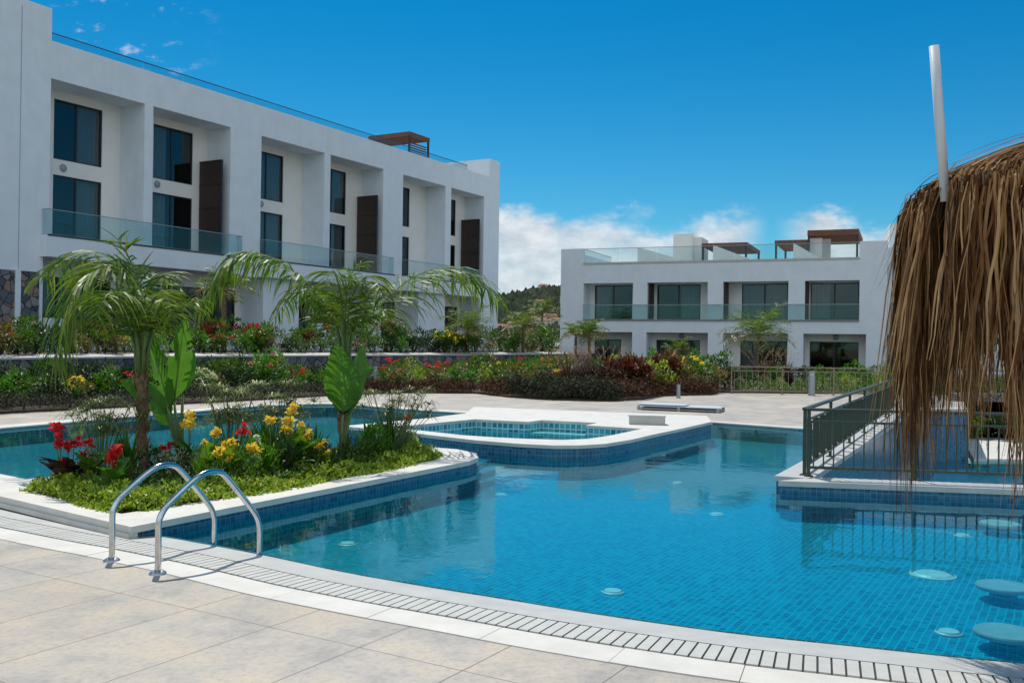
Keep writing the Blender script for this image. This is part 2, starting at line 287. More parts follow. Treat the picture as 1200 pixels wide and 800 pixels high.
# ------------------------------------------------------------------ mesh builder
class MB:
    def __init__(s): s.v = []; s.f = []; s.m = []
    def add(s, vs, fs, mi=0):
        o = len(s.v); s.v += [tuple(v) for v in vs]
        for f in fs: s.f.append(tuple(i+o for i in f)); s.m.append(mi)
    def box(s, x0, x1, y0, y1, z0, z1, mi=0, X=None):
        vs = [(x, y, z) for x in (x0, x1) for y in (y0, y1) for z in (z0, z1)]
        if X: vs = [X @ Vector(v) for v in vs]
        s.add(vs, [(0, 1, 3, 2), (4, 6, 7, 5), (0, 4, 5, 1), (2, 3, 7, 6), (0, 2, 6, 4), (1, 5, 7, 3)], mi); return s
    def prism(s, pts, z0, z1, mi=0, holes=(), top=True, bottom=True, sides=True, zf=None):
        loops = [[Vector((p[0], p[1], 0)) for p in pts]]+[[Vector((p[0], p[1], 0)) for p in h] for h in holes]
        flat = [p for l in loops for p in l]; tri = tessellate_polygon(loops)
        zz = zf or (lambda x, y: z1)
        def orient(t, up):
            a, b_, c = (flat[i] for i in t); n = (b_-a).cross(c-a).z
            return t if (n > 0) == up else (t[0], t[2], t[1])
        if top: s.add([(p.x, p.y, zz(p.x, p.y)) for p in flat], [orient(t, True) for t in tri], mi)
        if bottom: s.add([(p.x, p.y, z0) for p in flat], [orient(t, False) for t in tri], mi)
        if sides:
            for k, l in enumerate(loops):
                area = sum(l[i].x*l[(i+1) % len(l)].y-l[(i+1) % len(l)].x*l[i].y for i in range(len(l)))
                ccw = (area > 0) == (k == 0)
                for i in range(len(l)):
                    a, b_ = l[i], l[(i+1) % len(l)]
                    q = [(a.x, a.y, z0), (b_.x, b_.y, z0), (b_.x, b_.y, zz(b_.x, b_.y)), (a.x, a.y, zz(a.x, a.y))]
                    s.add(q, [(0, 1, 2, 3) if ccw else (3, 2, 1, 0)], mi)
        return s
    def tube(s, pts, rad, n=8, mi=0, caps=True):
        pts = [Vector(p) for p in pts]; k = len(pts)
        rs = rad if isinstance(rad, (list, tuple)) else [rad]*k
        t0 = (pts[1]-pts[0]).normalized(); up = Vector((0, 0, 1)) if abs(t0.z) < .9 else Vector((1, 0, 0))
        a = t0.cross(up).normalized(); vs = []
        for i, p in enumerate(pts):
            t = (pts[min(i+1, k-1)]-pts[max(i-1, 0)]).normalized()
            a = (a-t*a.dot(t)).normalized(); b_ = t.cross(a)
            for j in range(n):
                th = 2*pi*j/n; vs.append(p+(a*cos(th)+b_*sin(th))*rs[i])
        fs = [(i*n+j, i*n+(j+1) % n, (i+1)*n+(j+1) % n, (i+1)*n+j) for i in range(k-1) for j in range(n)]
        if caps: fs += [tuple(range(n))[::-1], tuple((k-1)*n+j for j in range(n))]
        s.add(vs, fs, mi); return s
    def lathe(s, prof, c=(0, 0, 0), n=24, mi=0):
        vs = [(c[0]+r*cos(2*pi*j/n), c[1]+r*sin(2*pi*j/n), c[2]+z) for r, z in prof for j in range(n)]
        s.add(vs, [(i*n+j, i*n+(j+1) % n, (i+1)*n+(j+1) % n, (i+1)*n+j) for i in range(len(prof)-1) for j in range(n)], mi); return s
    def ribbon(s, pts, side, wd, mi=0):          # thin strip along pts, width list
        vs = []
        for p, w_ in zip(pts, wd): vs += [p-side*w_*.5, p+side*w_*.5]
        s.add(vs, [(2*i, 2*i+1, 2*i+3, 2*i+2) for i in range(len(pts)-1)], mi)
    def leaf(s, p, d, l, w_, up=None, fold=.15, mi=0):    # small pointed leaf of two faces
        d = d.normalized(); sd_ = d.cross(up or Vector((0, 0, 1)))
        sd_ = sd_.normalized() if sd_.length > 1e-3 else Vector((1, 0, 0)); nn = sd_.cross(d)
        a = p+d*l*.45
        s.add([p, a+sd_*w_*.5+nn*fold*w_, p+d*l, a-sd_*w_*.5+nn*fold*w_], [(0, 1, 2), (0, 2, 3)], mi)
    def mesh(s, name, mats, smooth=False):
        me = bpy.data.meshes.new(name); me.from_pydata(s.v, [], s.f)
        for m_ in (mats if isinstance(mats, (list, tuple)) else [mats]): me.materials.append(M[m_] if isinstance(m_, str) else m_)
        if any(s.m): me.polygons.foreach_set('material_index', s.m)
        if smooth: me.polygons.foreach_set('use_smooth', [True]*len(s.f))
        me.update(); return me
    def build(s, name, mats, parent=None, smooth=False, bevel=0):
        o = bpy.data.objects.new(name, s.mesh(name, mats, smooth)); C.objects.link(o)
        if parent: o.parent = parent
        if bevel:
            bv = o.modifiers.new('b', 'BEVEL'); bv.width = bevel; bv.segments = 2; bv.limit_method = 'ANGLE'
        return o
def tag(o, label=None, cat=None, group=None, kind=None):
    for k, v in (('label', label), ('category', cat), ('group', group), ('kind', kind)):
        if v: o[k] = v
    return o
def empty(name, loc=(0, 0, 0), rz=0):
    o = bpy.data.objects.new(name, None); C.objects.link(o); o.location = loc; o.rotation_euler[2] = rz; o.empty_display_size = .2; return o
def struct(o): o['kind'] = 'structure'; return o
def link(name, me, parent=None, loc=None):
    o = bpy.data.objects.new(name, me); C.objects.link(o)
    if parent: o.parent = parent
    if loc is not None: o.location = loc
    return o
def P2(*p): return [(float(a), float(b_)) for a, b_ in p]
def smooth_pts(pts, k=4, closed=False):      # Catmull-Rom
    out = []; n = len(pts)
    for i in range(n if closed else n-1):
        g = lambda j: Vector(pts[j % n] if closed else pts[max(0, min(n-1, j))])
        p0, p1, p2, p3 = g(i-1), g(i), g(i+1), g(i+2)
        for q in range(k):
            t = q/k; out.append(.5*((2*p1)+(p2-p0)*t+(2*p0-5*p1+4*p2-p3)*t*t+(3*p1-p0-3*p2+p3)*t**3))
    if not closed: out.append(Vector(pts[-1]))
    return out
def offset(pts, d):
    out = []
    for i, p in enumerate(pts):
        a = pts[max(0, i-1)]; b_ = pts[min(len(pts)-1, i+1)]; t = (Vector(b_)-Vector(a)).normalized()
        out.append(Vector((p[0]+t.y*d, p[1]-t.x*d)))
    return out
def strip(name, a, b_, z0, z1, mat):
    mb = MB(); n = len(a)
    vs = [(p[0], p[1], z1) for p in a]+[(p[0], p[1], z1) for p in b_]+[(p[0], p[1], z0) for p in a]+[(p[0], p[1], z0) for p in b_]
    fs = []
    for i in range(n-1):
        fs += [(i, i+1, n+i+1, n+i), (2*n+i, 3*n+i, 3*n+i+1, 2*n+i+1), (i, 2*n+i, 2*n+i+1, i+1), (n+i, n+i+1, 3*n+i+1, 3*n+i)]
    fs += [(0, n, 3*n, 2*n), (n-1, 3*n-1, 4*n-1, 2*n-1)]
    mb.add(vs, fs); return mb.build(name, mat)

# ------------------------------------------------------------------ ground, deck, pool
WL = -.035
PF = -.32
near = [tuple(p) for p in smooth_pts(P2((-10.3, 13.3), (-7, 10.75), (-4.8, 9.1), (-3.3, 8.12), (-2.66, 7.75), (-1.85, 7.23), (-1.18, 6.75), (-.55, 6.37), (.02, 6.06), (.54, 5.77), (1.24, 5.44), (1.89, 5.22), (2.69, 4.97), (4, 4.7), (6, 4.5), (12, 4.4), (30, 4.6)), 4)]
Aw = Vector((3.03, 10.8)); Bw = Vector((9.24, 23.1))
far = [tuple(p) for p in P2((30, 30), (14.2, 30), (11.62, 24.25), (9.3, 23.25), (6.72, 18.12), (5.71, 19.0), (4.27, 20.2), (-1.03, 21.93))]
far2 = [tuple(p) for p in smooth_pts(P2((-1.03, 21.93), (-2.42, 22.8), (-3.2, 23.5), (-4.0, 24.2), (-4.9, 24.4), (-6.2, 23.2)), 4)]
hole = near+far+far2[1:]+P2((-8.92, 16.69))
dk = [(-34, -14), (40, -14), (40, 36), (-34, 36)]
dhole = [tuple(p) for p in offset([Vector(p) for p in near], .8)]+far+far2[1:]+P2((-8.92, 16.69))
struct(MB().prism(dk, -.1, 0, 0, [dhole], bottom=False, sides=False).build('pool_deck', 'deck'))
struct(MB().prism([(-2600, -800), (2600, -800), (2600, 3200), (-2600, 3200)], -.1, -.06, 0, [[(-33, -13), (39, -13), (39, 35), (-33, 35)]], bottom=False, sides=False).build('ground', 'terrain'))
wpoly = near+[(30, 8.0), (12, 9.2), (Aw.x+.2, Aw.y+.1), (6.85, 18.3)]+far[5:]+far2[1:]+P2((-8.92, 16.69))
mb = MB(); mb.prism(wpoly, PF, PF+.001, bottom=False, sides=False)
for i in range(len(hole)):
    a, b_ = hole[i], hole[(i+1) % len(hole)]
    if near[-1] == a or (a in far and far.index(a) < 4): continue
    mb.add([(a[0], a[1], PF), (b_[0], b_[1], PF), (b_[0], b_[1], -.012), (a[0], a[1], -.012)], [(3, 2, 1, 0)])
struct(mb.build('pool_basin', 'pool_tile'))
mb = MB()
for a, b_ in zip(far[:4], far[1:5]): mb.add([(a[0], a[1], -1.5), (b_[0], b_[1], -1.5), (b_[0], b_[1], -.002), (a[0], a[1], -.002)], [(3, 2, 1, 0)])
struct(mb.build('deck_edge', 'edge_tile'))
struct(MB().prism(wpoly, WL, WL, 0, bottom=False, sides=False).build('pool_water', 'water'))
# near edge: grey coping, slotted grating, pale border
nn_ = near
o35, o37, o62, o64, o86 = (offset(nn_, d) for d in (.35, .36, .60, .61, .86))
def sl_strip():
    mb = MB(); n = len(nn_)
    for i in range(n-1):
        a0, a1, b0, b1 = nn_[i], nn_[i+1], o35[i], o35[i+1]
        mb.add([(a0[0], a0[1], -.10), (a1[0], a1[1], -.10), (a0[0], a0[1], -.022), (a1[0], a1[1], -.022), (b0[0], b0[1], .012), (b1[0], b1[1], .012)], [(0, 1, 3, 2), (2, 3, 5, 4)])
    return mb.build('pool_coping', 'stone_grey')
struct(sl_strip())
def pieces(name, a, b_, z0, z1, mat, step, gapw=.004):
    mb = MB(); n = len(a)
    acc = 0; start = 0
    fine_a = []; fine_b = []
    for i in range(n-1):
        k = max(1, int((a[i+1]-a[i]).length/.12))
        for j in range(k): fine_a.append(a[i].lerp(a[i+1], j/k)); fine_b.append(b_[i].lerp(b_[i+1], j/k))
    fine_a.append(a[-1]); fine_b.append(b_[-1]); i0 = 0; L0 = 0
    for i in range(1, len(fine_a)):
        L0 += (fine_a[i]-fine_a[i-1]).length
        if L0 >= step or i == len(fine_a)-1:
            t = (fine_a[i]-fine_a[i-1]).normalized()*gapw
            pa = fine_a[i0:i]+[fine_a[i]-t]; pb = fine_b[i0:i]+[fine_b[i]-t]; m_ = len(pa); dz = U(-.001, .001)
            vs = [(p[0], p[1], z1+dz) for p in pa]+[(p[0], p[1], z1+dz) for p in pb]+[(p[0], p[1], z0) for p in pa]+[(p[0], p[1], z0) for p in pb]; fs = []
            for q in range(m_-1): fs += [(q, q+1, m_+q+1, m_+q), (q, 2*m_+q, 2*m_+q+1, q+1), (m_+q, m_+q+1, 3*m_+q+1, 3*m_+q)]
            fs += [(0, m_, 3*m_, 2*m_), (m_-1, 3*m_-1, 4*m_-1, 2*m_-1)]
            mb.add(vs, fs); i0 = i; L0 = 0
    return mb.build(name, mat)
struct(pieces('border_paving', o64, o86, -.05, .006, 'stone_white', .62))
gr = empty('drain_grating', (0, 5.9, 0)); tag(gr, 'long curved white slotted drain grating along the near pool edge', 'drain')
ch = strip('drain_channel', o37, o62, -.05, .004, 'channel'); ch.parent = gr; ch.location = (0, -5.9, 0)
mb = MB(); cum = 0
a_, c_ = [Vector(p) for p in o37], [Vector(p) for p in o62]
pitch, slot = .068, .011; nxt = 0
def along(l, s_, cumL):
    for i in range(len(l)-1):
        if cumL[i+1] >= s_: t = (s_-cumL[i])/(cumL[i+1]-cumL[i]); return l[i].lerp(l[i+1], t), i, t
    return l[-1], len(l)-2, 1
cl = [0]
for i in range(len(a_)-1): cl.append(cl[-1]+(a_[i+1]-a_[i]).length)
s_ = 0
while s_ < min(cl[-1], 24):
    p, i, t = along(a_, s_, cl); q, i2, t2 = along(a_, s_+pitch-slot, cl)
    r_ = c_[i2].lerp(c_[i2+1], t2); s2 = c_[i].lerp(c_[i+1], t)
    z = .012+U(-.0008, .0008)
    vs = [(p.x, p.y, z), (q.x, q.y, z), (r_.x, r_.y, z), (s2.x, s2.y, z)]; vs += [(x, y, -.02) for x, y, _ in vs]
    mb.add(vs, [(0, 3, 2, 1), (0, 1, 5, 4), (1, 2, 6, 5), (2, 3, 7, 6), (3, 0, 4, 7)]); s_ += pitch
g2 = mb.build('slats', 'grate', gr); g2.location = (0, -5.9, 0)
# far edge white coping
fe = [Vector(p) for p in [(-10.3, 13.3), (-8.92, 16.69)]+[tuple(p) for p in far2[::-1]]]
struct(strip('far_coping', offset(fe, 0), offset(fe, -.42), -.09, .012, 'stone_white'))
f2 = [Vector(p) for p in ((3.9, 20.3), (4.27, 20.2), (5.71, 19.0), (6.6, 18.25))]
struct(strip('far_coping', f2, offset(f2, -.3), -.09, .012, 'stone_white'))

# island planter (masonry wall > coping, tiled face), its soil
outer = [tuple(p) for p in P2((-3.02, 7.63), (-.52, 12.21), (-.42, 12.6), (-.47, 13.1), (-.75, 13.55), (-1.25, 13.85), (-1.75, 13.85), (-5.13, 10.13), (-9.9, 13.75), (-10.3, 13.45), (-4.81, 9.02))]
inner = [tuple(p) for p in P2((-3.33, 8.2), (-2.25, 9.72), (-1.5, 11.2), (-.97, 12.3), (-.93, 12.75), (-1.15, 13.2), (-1.7, 13.4), (-4.75, 9.9), (-4.8, 9.42))]
pl = empty('planter', (-2.5, 10.5, 0)); tag(pl, 'long raised garden planter with white coping and blue tiled side in the pool', 'planter')
def sub(mb, name, mat, par, **k):
    o = mb.build(name, mat, par, **k); o.matrix_parent_inverse = par.matrix_basis.inverted() if False else Matrix.Translation(-par.location); return o
def shrink(pts, k, c): return [((p[0]-c[0])*k+c[0], (p[1]-c[1])*k+c[1]) for p in pts]
sub(MB().prism(outer, .045, .1, 0, [inner]), 'coping', 'stone_white', pl, bevel=.008)
ins = P2((-3.06, 7.70), (-.545, 12.22), (-.445, 12.6), (-.495, 13.08), (-.77, 13.52), (-1.26, 13.82), (-1.74, 13.82), (-5.13, 10.09), (-9.9, 13.7), (-10.25, 13.45), (-4.79, 9.06))
sub(MB().prism(ins, -.07, .043, 0, [inner], bottom=False, top=False), 'tiled_side', 'edge_tile', pl)
sub(MB().prism(ins, PF, -.071, 0, [], bottom=False, top=False), 'base', 'pool_tile', pl)
kb = [Vector(p) for p in ((-10.3, 13.45), (-4.81, 9.02), (-3.02, 7.63))]
k_o = strip('kerb', offset(kb, -.06), offset(kb, .02), .0, .0445, 'stone_grey'); k_o.parent = pl; k_o.matrix_parent_inverse = Matrix.Translation(-pl.location)
struct(MB().prism(inner, .0, .06, bottom=False, sides=False).build('planter_soil', 'soil'))

# spa platform
so = P2((-2.9, 16.45), (-1.66, 15.45), (-1.16, 14.95), (-.5, 14.33), (.11, 13.95), (.6, 13.78), (.98, 13.82), (1.4, 14.1), (1.85, 14.75), (2.4, 15.8), (3.05, 16.95), (3.9, 18.55), (4.12, 20.1), (-.85, 21.95), (-.94, 19.87), (-1.64, 18.4))
si = P2((-2.05, 16.35), (-.75, 15.12), (-.2, 14.83), (.27, 14.68), (.8, 14.6), (1.2, 14.82), (1.6, 15.4), (2.3, 16.75), (1.36, 17.3), (1.62, 17.9), (.59, 18.35), (.32, 17.9), (-.7, 18.35))
spa = empty('spa_pool', (.5, 16.5, 0)); tag(spa, 'raised spa pool with white coping and blue mosaic sides behind the planter', 'spa')
sub(MB().prism(so, .10, .15, 0, [si]), 'coping', 'stone_white', spa, bevel=.008)
so2 = [(p[0]+(.5-p[0])*.004, p[1]+(16.5-p[1])*.004) for p in so]
sub(MB().prism(so2, -.08, .098, 0, [], bottom=False, top=False), 'tiled_side', 'edge_tile', spa)
sub(MB().prism(so2, PF, -.081, 0, [], bottom=False, top=False), 'base', 'pool_tile', spa)
mb = MB(); k = len(si)
for i in range(k):
    a, b_ = si[i], si[(i+1) % k]; mb.add([(a[0], a[1], -.75), (b_[0], b_[1], -.75), (b_[0], b_[1], .098), (a[0], a[1], .098)], [(0, 1, 2, 3)])
mb.prism(si, -.75, -.75, bottom=False, sides=False)
sub(mb, 'basin', 'teal_tile', spa)
sub(MB().prism(si, -.48, -.48, bottom=False, sides=False), 'water', 'water', spa)
d_ = Vector((1.03, -.45)).normalized()
q = [Vector((.46, 18.1)), Vector((1.5, 17.65))]
X = Matrix.Translation((q[0].x, q[0].y, 0)) @ Matrix.Rotation(math.atan2(q[1].y-q[0].y, q[1].x-q[0].x), 4, 'Z')
sub(MB().box(.02, 1.08, -.28, .1, -.1, -.05, X=X), 'step', 'stone_white', spa)
# steps in the water between planter and spa
st = empty('pool_steps', (-.4, 13.9, 0)); tag(st, 'blue tiled underwater steps between the planter and the spa', 'steps')
for i, (a, z) in enumerate(((0, -.10), (1, -.17), (2, -.25))):
    sub(MB().prism(P2((-2.6, 14.2), (-.9, 12.9), (-.56, 12.95-.3*a), (-.3+.28*a, 14.0-.02*a), (-2.0, 15.6)), PF, z-.0*i, bottom=False), 'step', 'pool_tile', st)

# raised wall at the right with lower pool behind it
dA = (Bw-Aw).normalized(); nA = Vector((dA.y, -dA.x))
dF = Vector((.985, -.172)).normalized(); nF = Vector((.172, .985))
E_ = Aw+dF*28
wr = empty('weir_wall', (Aw.x, Aw.y, 0)); tag(wr, 'low blue tiled pool wall with pale coping under the front green railing', 'wall')
fp = [Aw, E_, E_+nF*.42, Aw+dF*.45+nF*.42]
sub(MB().prism([tuple(p) for p in fp], .04, .1), 'coping', 'stone_grey', wr, bevel=.006)
fp2 = [Aw+dF*.02+nF*.02, E_+nF*.02, E_+nF*.38, Aw+dF*.45+nF*.38]
sub(MB().prism([tuple(p) for p in fp2], -1.4, .038, bottom=False, top=False), 'tiled_side', 'edge_tile', wr)
wl = empty('side_wall', (Aw.x+.5, Aw.y+1, 0)); tag(wl, 'long blue tiled wall running back beside the lower pool', 'wall')
a0 = Aw+nF*.42; a1 = Bw
lp = [a0, a0+nA*.42, a1+nA*.42, a1]
sub(MB().prism([tuple(p) for p in lp], .04, .1), 'coping', 'stone_grey', wl, bevel=.006)
lp2 = [a0+nA*.02, a0+nA*.4, a1+nA*.4, a1+nA*.02]
sub(MB().prism([tuple(p) for p in lp2], -1.4, .038, bottom=False, top=False), 'tiled_side', 'edge_tile', wl)
bk = empty('back_wall', (10.4, 23.8, 0)); tag(bk, 'short blue mosaic wall with white top behind the lower pool', 'wall')
c0 = Vector((9.2, 23.3)); c1_ = Vector((11.6, 24.3)); dd = (c1_-c0).normalized(); nd = Vector((-dd.y, dd.x))
sub(MB().prism([tuple(p) for p in (c0, c1_, c1_+nd*.4, c0+nd*.4)], .03, .12), 'coping', 'stone_white', bk)
sub(MB().prism([tuple(p) for p in (c0+nd*.02, c1_+nd*.02-dd*.02, c1_+nd*.38-dd*.02, c0+nd*.38)], -1.4, .028, bottom=False, top=False), 'tiled_side', 'edge_tile', bk)
LZ = -1.12
lowp = [(Aw.x+.6, Aw.y+.6), (30, 6.2), (30, 24.4), (9.4, 24.0)]
struct(MB().prism([(3.4, 11.2), (30, 6.6), (30, 24.4), (11.6, 24.3), (9.2, 23.2)], -1.28, -1.27, bottom=False, sides=False).build('lower_pool_floor', 'edge_tile'))
struct(MB().prism([(5.3, 11.6), (30, 7.0), (30, 24.4), (11.6, 24.35), (9.98, 23.5), (5.42, 13.9)], LZ-.06, LZ-.06, bottom=False, sides=False).build('lower_pool_water', 'water'))
struct(strip('lower_coping', [Vector((5.2, 14.0)), Vector((9.75, 23.6))], [Vector((5.45, 13.9)), Vector((10.0, 23.5))], -1.35, LZ, 'stone_white'))
struct(MB().prism([(11.66, 24.05), (30, 24.2), (30, 29.98), (14.15, 29.98)], -1.35, LZ).build('lower_deck', 'stone_white'))
tag(MB().box(13.9, 30, 30.0, 30.4, -1.3, .25).build('stone_wall', 'rubble'), 'low dark rubble stone wall behind the lower deck under the thatch', 'wall')

# pale round stools and lights under the water
def disc_thing(px, py, z, r, kind):
    p = G(px, py, z)
    if kind == 'stool':
        t = empty('bar_stool', (p.x, p.y, PF)); h = z-PF
        MB().lathe([(0, h), (r*.96, h), (r, h-.01), (r, h-.03), (.11, h-.045)], n=32).build('seat', 'seat_shaded', t, smooth=False)
        MB().lathe([(.10, h-.04), (.10, .02), (.16, 0)], n=20).build('pedestal', 'pool_tile', t)
    else:
        t = empty('pool_light', (p.x, p.y, PF))
        MB().lathe([(0, .022), (r*.8, .022), (r, .004)], n=24).build('lens', 'stone_grey', t)
        MB().lathe([(r, .014), (r*1.1, .01), (r*1.12, 0)], n=24).build('rim', 'stone_grey', t)
    return t
for i, (px, py, ds) in enumerate(((1172, 612, 'farthest round white stool seat under water in the thatch shade'), (1176, 685, 'round white stool seat under water below the middle of the thatch'), (1180, 739, 'nearest round white stool seat under water by the pool edge'))):
    tag(disc_thing(px, py, -.20, .20, 'stool'), ds, 'stool', 'white round stools standing in the pool')
for px, py, ds in ((1093, 674, 'large round pale disc on the pool floor left of the stools'), (718, 694, 'small round pool light near the middle of the near edge'), (407, 638, 'small round pool light beside the planter shadow'), (1112, 742, 'small round pool light near the right end of the near edge'), (840, 603, 'small round pool light in the middle of the pool'), (587, 580, 'small round pool light in front of the spa'), (794, 566, 'small round pool light farthest out between spa and railing'), (1128, 628, 'small round pool light below the railing reflection')):
    tag(disc_thing(px, py, PF, .17 if px == 1093 else .08, 'light'), ds, 'pool light', 'round lights in the pool floor')

# ------------------------------------------------------------------ far ground: garden soil, terrace, hill
wallp = [at(-260, 424, 17.5), at(0, 417, 23.0), at(150, 416, 27.0), at(300, 415.5, 31.0), at(430, 414.5, 35.5), at(550, 413, 40), at(666, 411, 44.5)]
wx = [Vector((p.x, p.y)) for p in wallp]; wz = [1.16, 1.17, 1.18, 1.19, 1.2, 1.22, 1.28]
rw = empty('retaining_wall', (wx[3].x, wx[3].y, 0)); tag(rw, 'long dark rubble stone retaining wall with white coping across the garden', 'wall')
wb = offset(wx, -.45)
mb = MB(); mc = MB(); n = len(wx)
for i in range(n-1):
    a, b_, c, d = wx[i], wx[i+1], wb[i+1], wb[i]; z0, z1 = wz[i]-.1, wz[i+1]-.1
    mb.add([(a.x, a.y, -.2), (b_.x, b_.y, -.2), (b_.x, b_.y, z1), (a.x, a.y, z0), (d.x, d.y, -.2), (c.x, c.y, -.2), (c.x, c.y, z1), (d.x, d.y, z0)], [(0, 1, 2, 3), (4, 7, 6, 5), (3, 2, 6, 7)]+([(1, 5, 6, 2)] if i == n-2 else []))
wa2, wb2 = offset(wx, .04), offset(wx, -.49)
for i in range(n-1):
    a, b_, c, d = wa2[i], wa2[i+1], wb2[i+1], wb2[i]; z0, z1 = wz[i]-.125, wz[i+1]-.125
    vs = [(a.x, a.y, z0), (b_.x, b_.y, z1), (c.x, c.y, z1), (d.x, d.y, z0)]; vs += [(x, y, z+(.05 if k_ < 2 else .12)) for k_, (x, y, z) in enumerate(vs)]
    mc.add(vs, [(0, 1, 5, 4), (4, 5, 6, 7), (2, 3, 7, 6), (0, 3, 2, 1)]+([(1, 2, 6, 5)] if i == n-2 else []))
sub(mb, 'stonework', 'rubble', rw); sub(mc, 'coping', 'stone_grey', rw)
bedf = P2((-15, 10), (-10.6, 19.83), (-6.82, 25.53), (-4.9, 28.9), (-3.6, 30.2), (-1.15, 30.6), (-.2, 28.85), (1.2, 27.5), (2.81, 27.3), (3.9, 28.4), (4.8, 30.6), (6.66, 31.8), (7.2, 33.2))
bed_back = [tuple(p) for p in wx[::-1]]
struct(MB().prism(bedf+[(12, 34), (30, 34), (30, 60), (5, 60)]+bed_back, -.02, .05, bottom=False).build('garden_soil', 'soil'))
def terr_z(x, y):
    d = min((Vector((x, y))-p).length for p in wx); return 1.1+min(d, 12)*.055
bld = [(-18.66, 38)]
tp_ = [tuple(p) for p in wb]+[(8, 70), (-4, 80), (-60, 60), (-60, 20)]
struct(MB().prism(tp_, 0, 1.1, bottom=False).build('terrace', 'soil'))
# hill with scattered houses
mb = MB(); nx, ny = 90, 14; random.seed(3)
def hz(x, y):
    t = (y-420)/380
    base = 26*math.exp(-((t-.55)/.42)**2)
    return -3+base*(1.05+.28*sin(x*.011+1.3)+.14*sin(x*.031)+.05*sin(x*.09+y*.02))+.7*sin(x*.5+y*.3)+.6*sin(x*.23-y*.13)
vs = [(-900+i*20+U(-3, 3), 420+j*30, 0) for j in range(ny+1) for i in range(nx+1)]
vs = [(x, y, hz(x, y)) for x, y, _ in vs]
mb.add(vs, [(j*(nx+1)+i, j*(nx+1)+i+1, (j+1)*(nx+1)+i+1, (j+1)*(nx+1)+i) for j in range(ny) for i in range(nx)])
struct(mb.build('hill', 'hill', smooth=True))
mb = MB()
for i in range(9000):
    x = U(-150, 130); y = U(430, 640); z = hz(x, y); r_ = U(1.2, 3.4); pts_ = []
    ring = [Vector((x+r_*cos(a)*U(.8, 1.2), y+r_*sin(a), z+r_*U(.2, .5))) for a in (0, 1.26, 2.5, 3.77, 5.0)]; tp0 = Vector((x+U(-.5, .5), y, z+r_*U(1.1, 1.7))); bs_ = [Vector((p.x, p.y, z-1)) for p in ring]
    mb.add(ring+[tp0]+bs_, [(k, (k+1) % 5, 5) for k in range(5)]+[(k, 6+k, 6+(k+1) % 5, (k+1) % 5) for k in range(5)])
M['scrub'] = leaf_mat('hill trees', [(.012, .028, .010), (.03, .05, .018), (.05, .065, .03), (.02, .04, .015)], .05, .9)
tag(mb.build('hill_woods', 'scrub'), 'dark green woods covering the distant hillside', 'woods', None, 'stuff')

# ------------------------------------------------------------------ buildings
def holed(mb, x0, x1, z0, z1, y0, y1, holes, mi=0):
    xs = sorted({x0, x1, *[h[0] for h in holes], *[h[1] for h in holes]}); xs = [x for x in xs if x0 <= x <= x1]
    for a, b_ in zip(xs, xs[1:]):
        if b_-a < 1e-4: continue
        cur = z0
        for h in sorted([h for h in holes if h[0] <= a+1e-5 and h[1] >= b_-1e-5], key=lambda h: h[2]):
            if h[2] > cur+1e-4: mb.box(a, b_, y0, y1, cur, h[2], mi)
            cur = max(cur, h[3])
        if cur < z1-1e-4: mb.box(a, b_, y0, y1, cur, z1, mi)
def window(par, x0, x1, z0, z1, y, mull=(.5,), curtain=0, trans=None):
    f = .055; mb = MB()
    mb.box(x0, x0+f, y, y+.09, z0, z1); mb.box(x1-f, x1, y, y+.09, z0, z1)
    mb.box(x0+f, x1-f, y, y+.09, z0, z0+f); mb.box(x0+f, x1-f, y, y+.09, z1-f, z1)
    for k in mull:
        xm = x0+(x1-x0)*k; mb.box(xm-.04, xm+.04, y+.01, y+.08, z0+f, z1-f)
    if trans: mb.box(x0+f, x1-f, y+.012, y+.078, trans-.03, trans+.03)
    o = mb.build('window', 'frame', par)
    MB().box(x0+f-.005, x1-f+.005, y+.04, y+.048, z0+f-.005, z1-f+.005).build('pane', 'pane', o)
    if curtain:
        mb = MB(); xa, xb = (x0, x1) if curtain == 1 else ((x0, x0+(x1-x0)*.4) if curtain == 2 else (x0+(x1-x0)*.55, x1))
        n = int((xb-xa)/.045); vs = []
        for i in range(n+1):
            x = xa+(xb-xa)*i/n; dy = .035*sin(i*1.25)+.02*sin(i*.37)
            vs += [(x, y+.2+dy, z0+.02), (x, y+.2+dy, z1)]
        mb.add(vs, [(2*i, 2*i+2, 2*i+3, 2*i+1) for i in range(n)]); mb.build('curtain', 'curtain', o, smooth=True)
    return o
def balcony_glass(par, pts, z0, h, every=1.5, dark=False):
    """glass balustrade along plan points: panes and a slim rail"""
    r = MB(); pn = MB()
    for a, b_ in zip(pts, pts[1:]):
        a, b_ = Vector(a), Vector(b_); Ld = (b_-a).length; ang = math.atan2(b_.y-a.y, b_.x-a.x)
        X = Matrix.Translation((a.x, a.y, 0)) @ Matrix.Rotation(ang, 4, 'Z')
        k = max(1, round(Ld/every))
        for i in range(k): pn.box(Ld*i/k+.012, Ld*(i+1)/k-.012, -.006, .006, z0+.03, z0+h-.03, X=X)
        r.box(0, Ld, -.022, .022, z0+h-.03, z0+h, X=X); r.box(0, Ld, -.025, .025, z0, z0+.03, X=X)
    g = r.build('railing', 'frame' if dark else 'grey_metal', par); pn.build('glass_panel', 'glass', g); return g
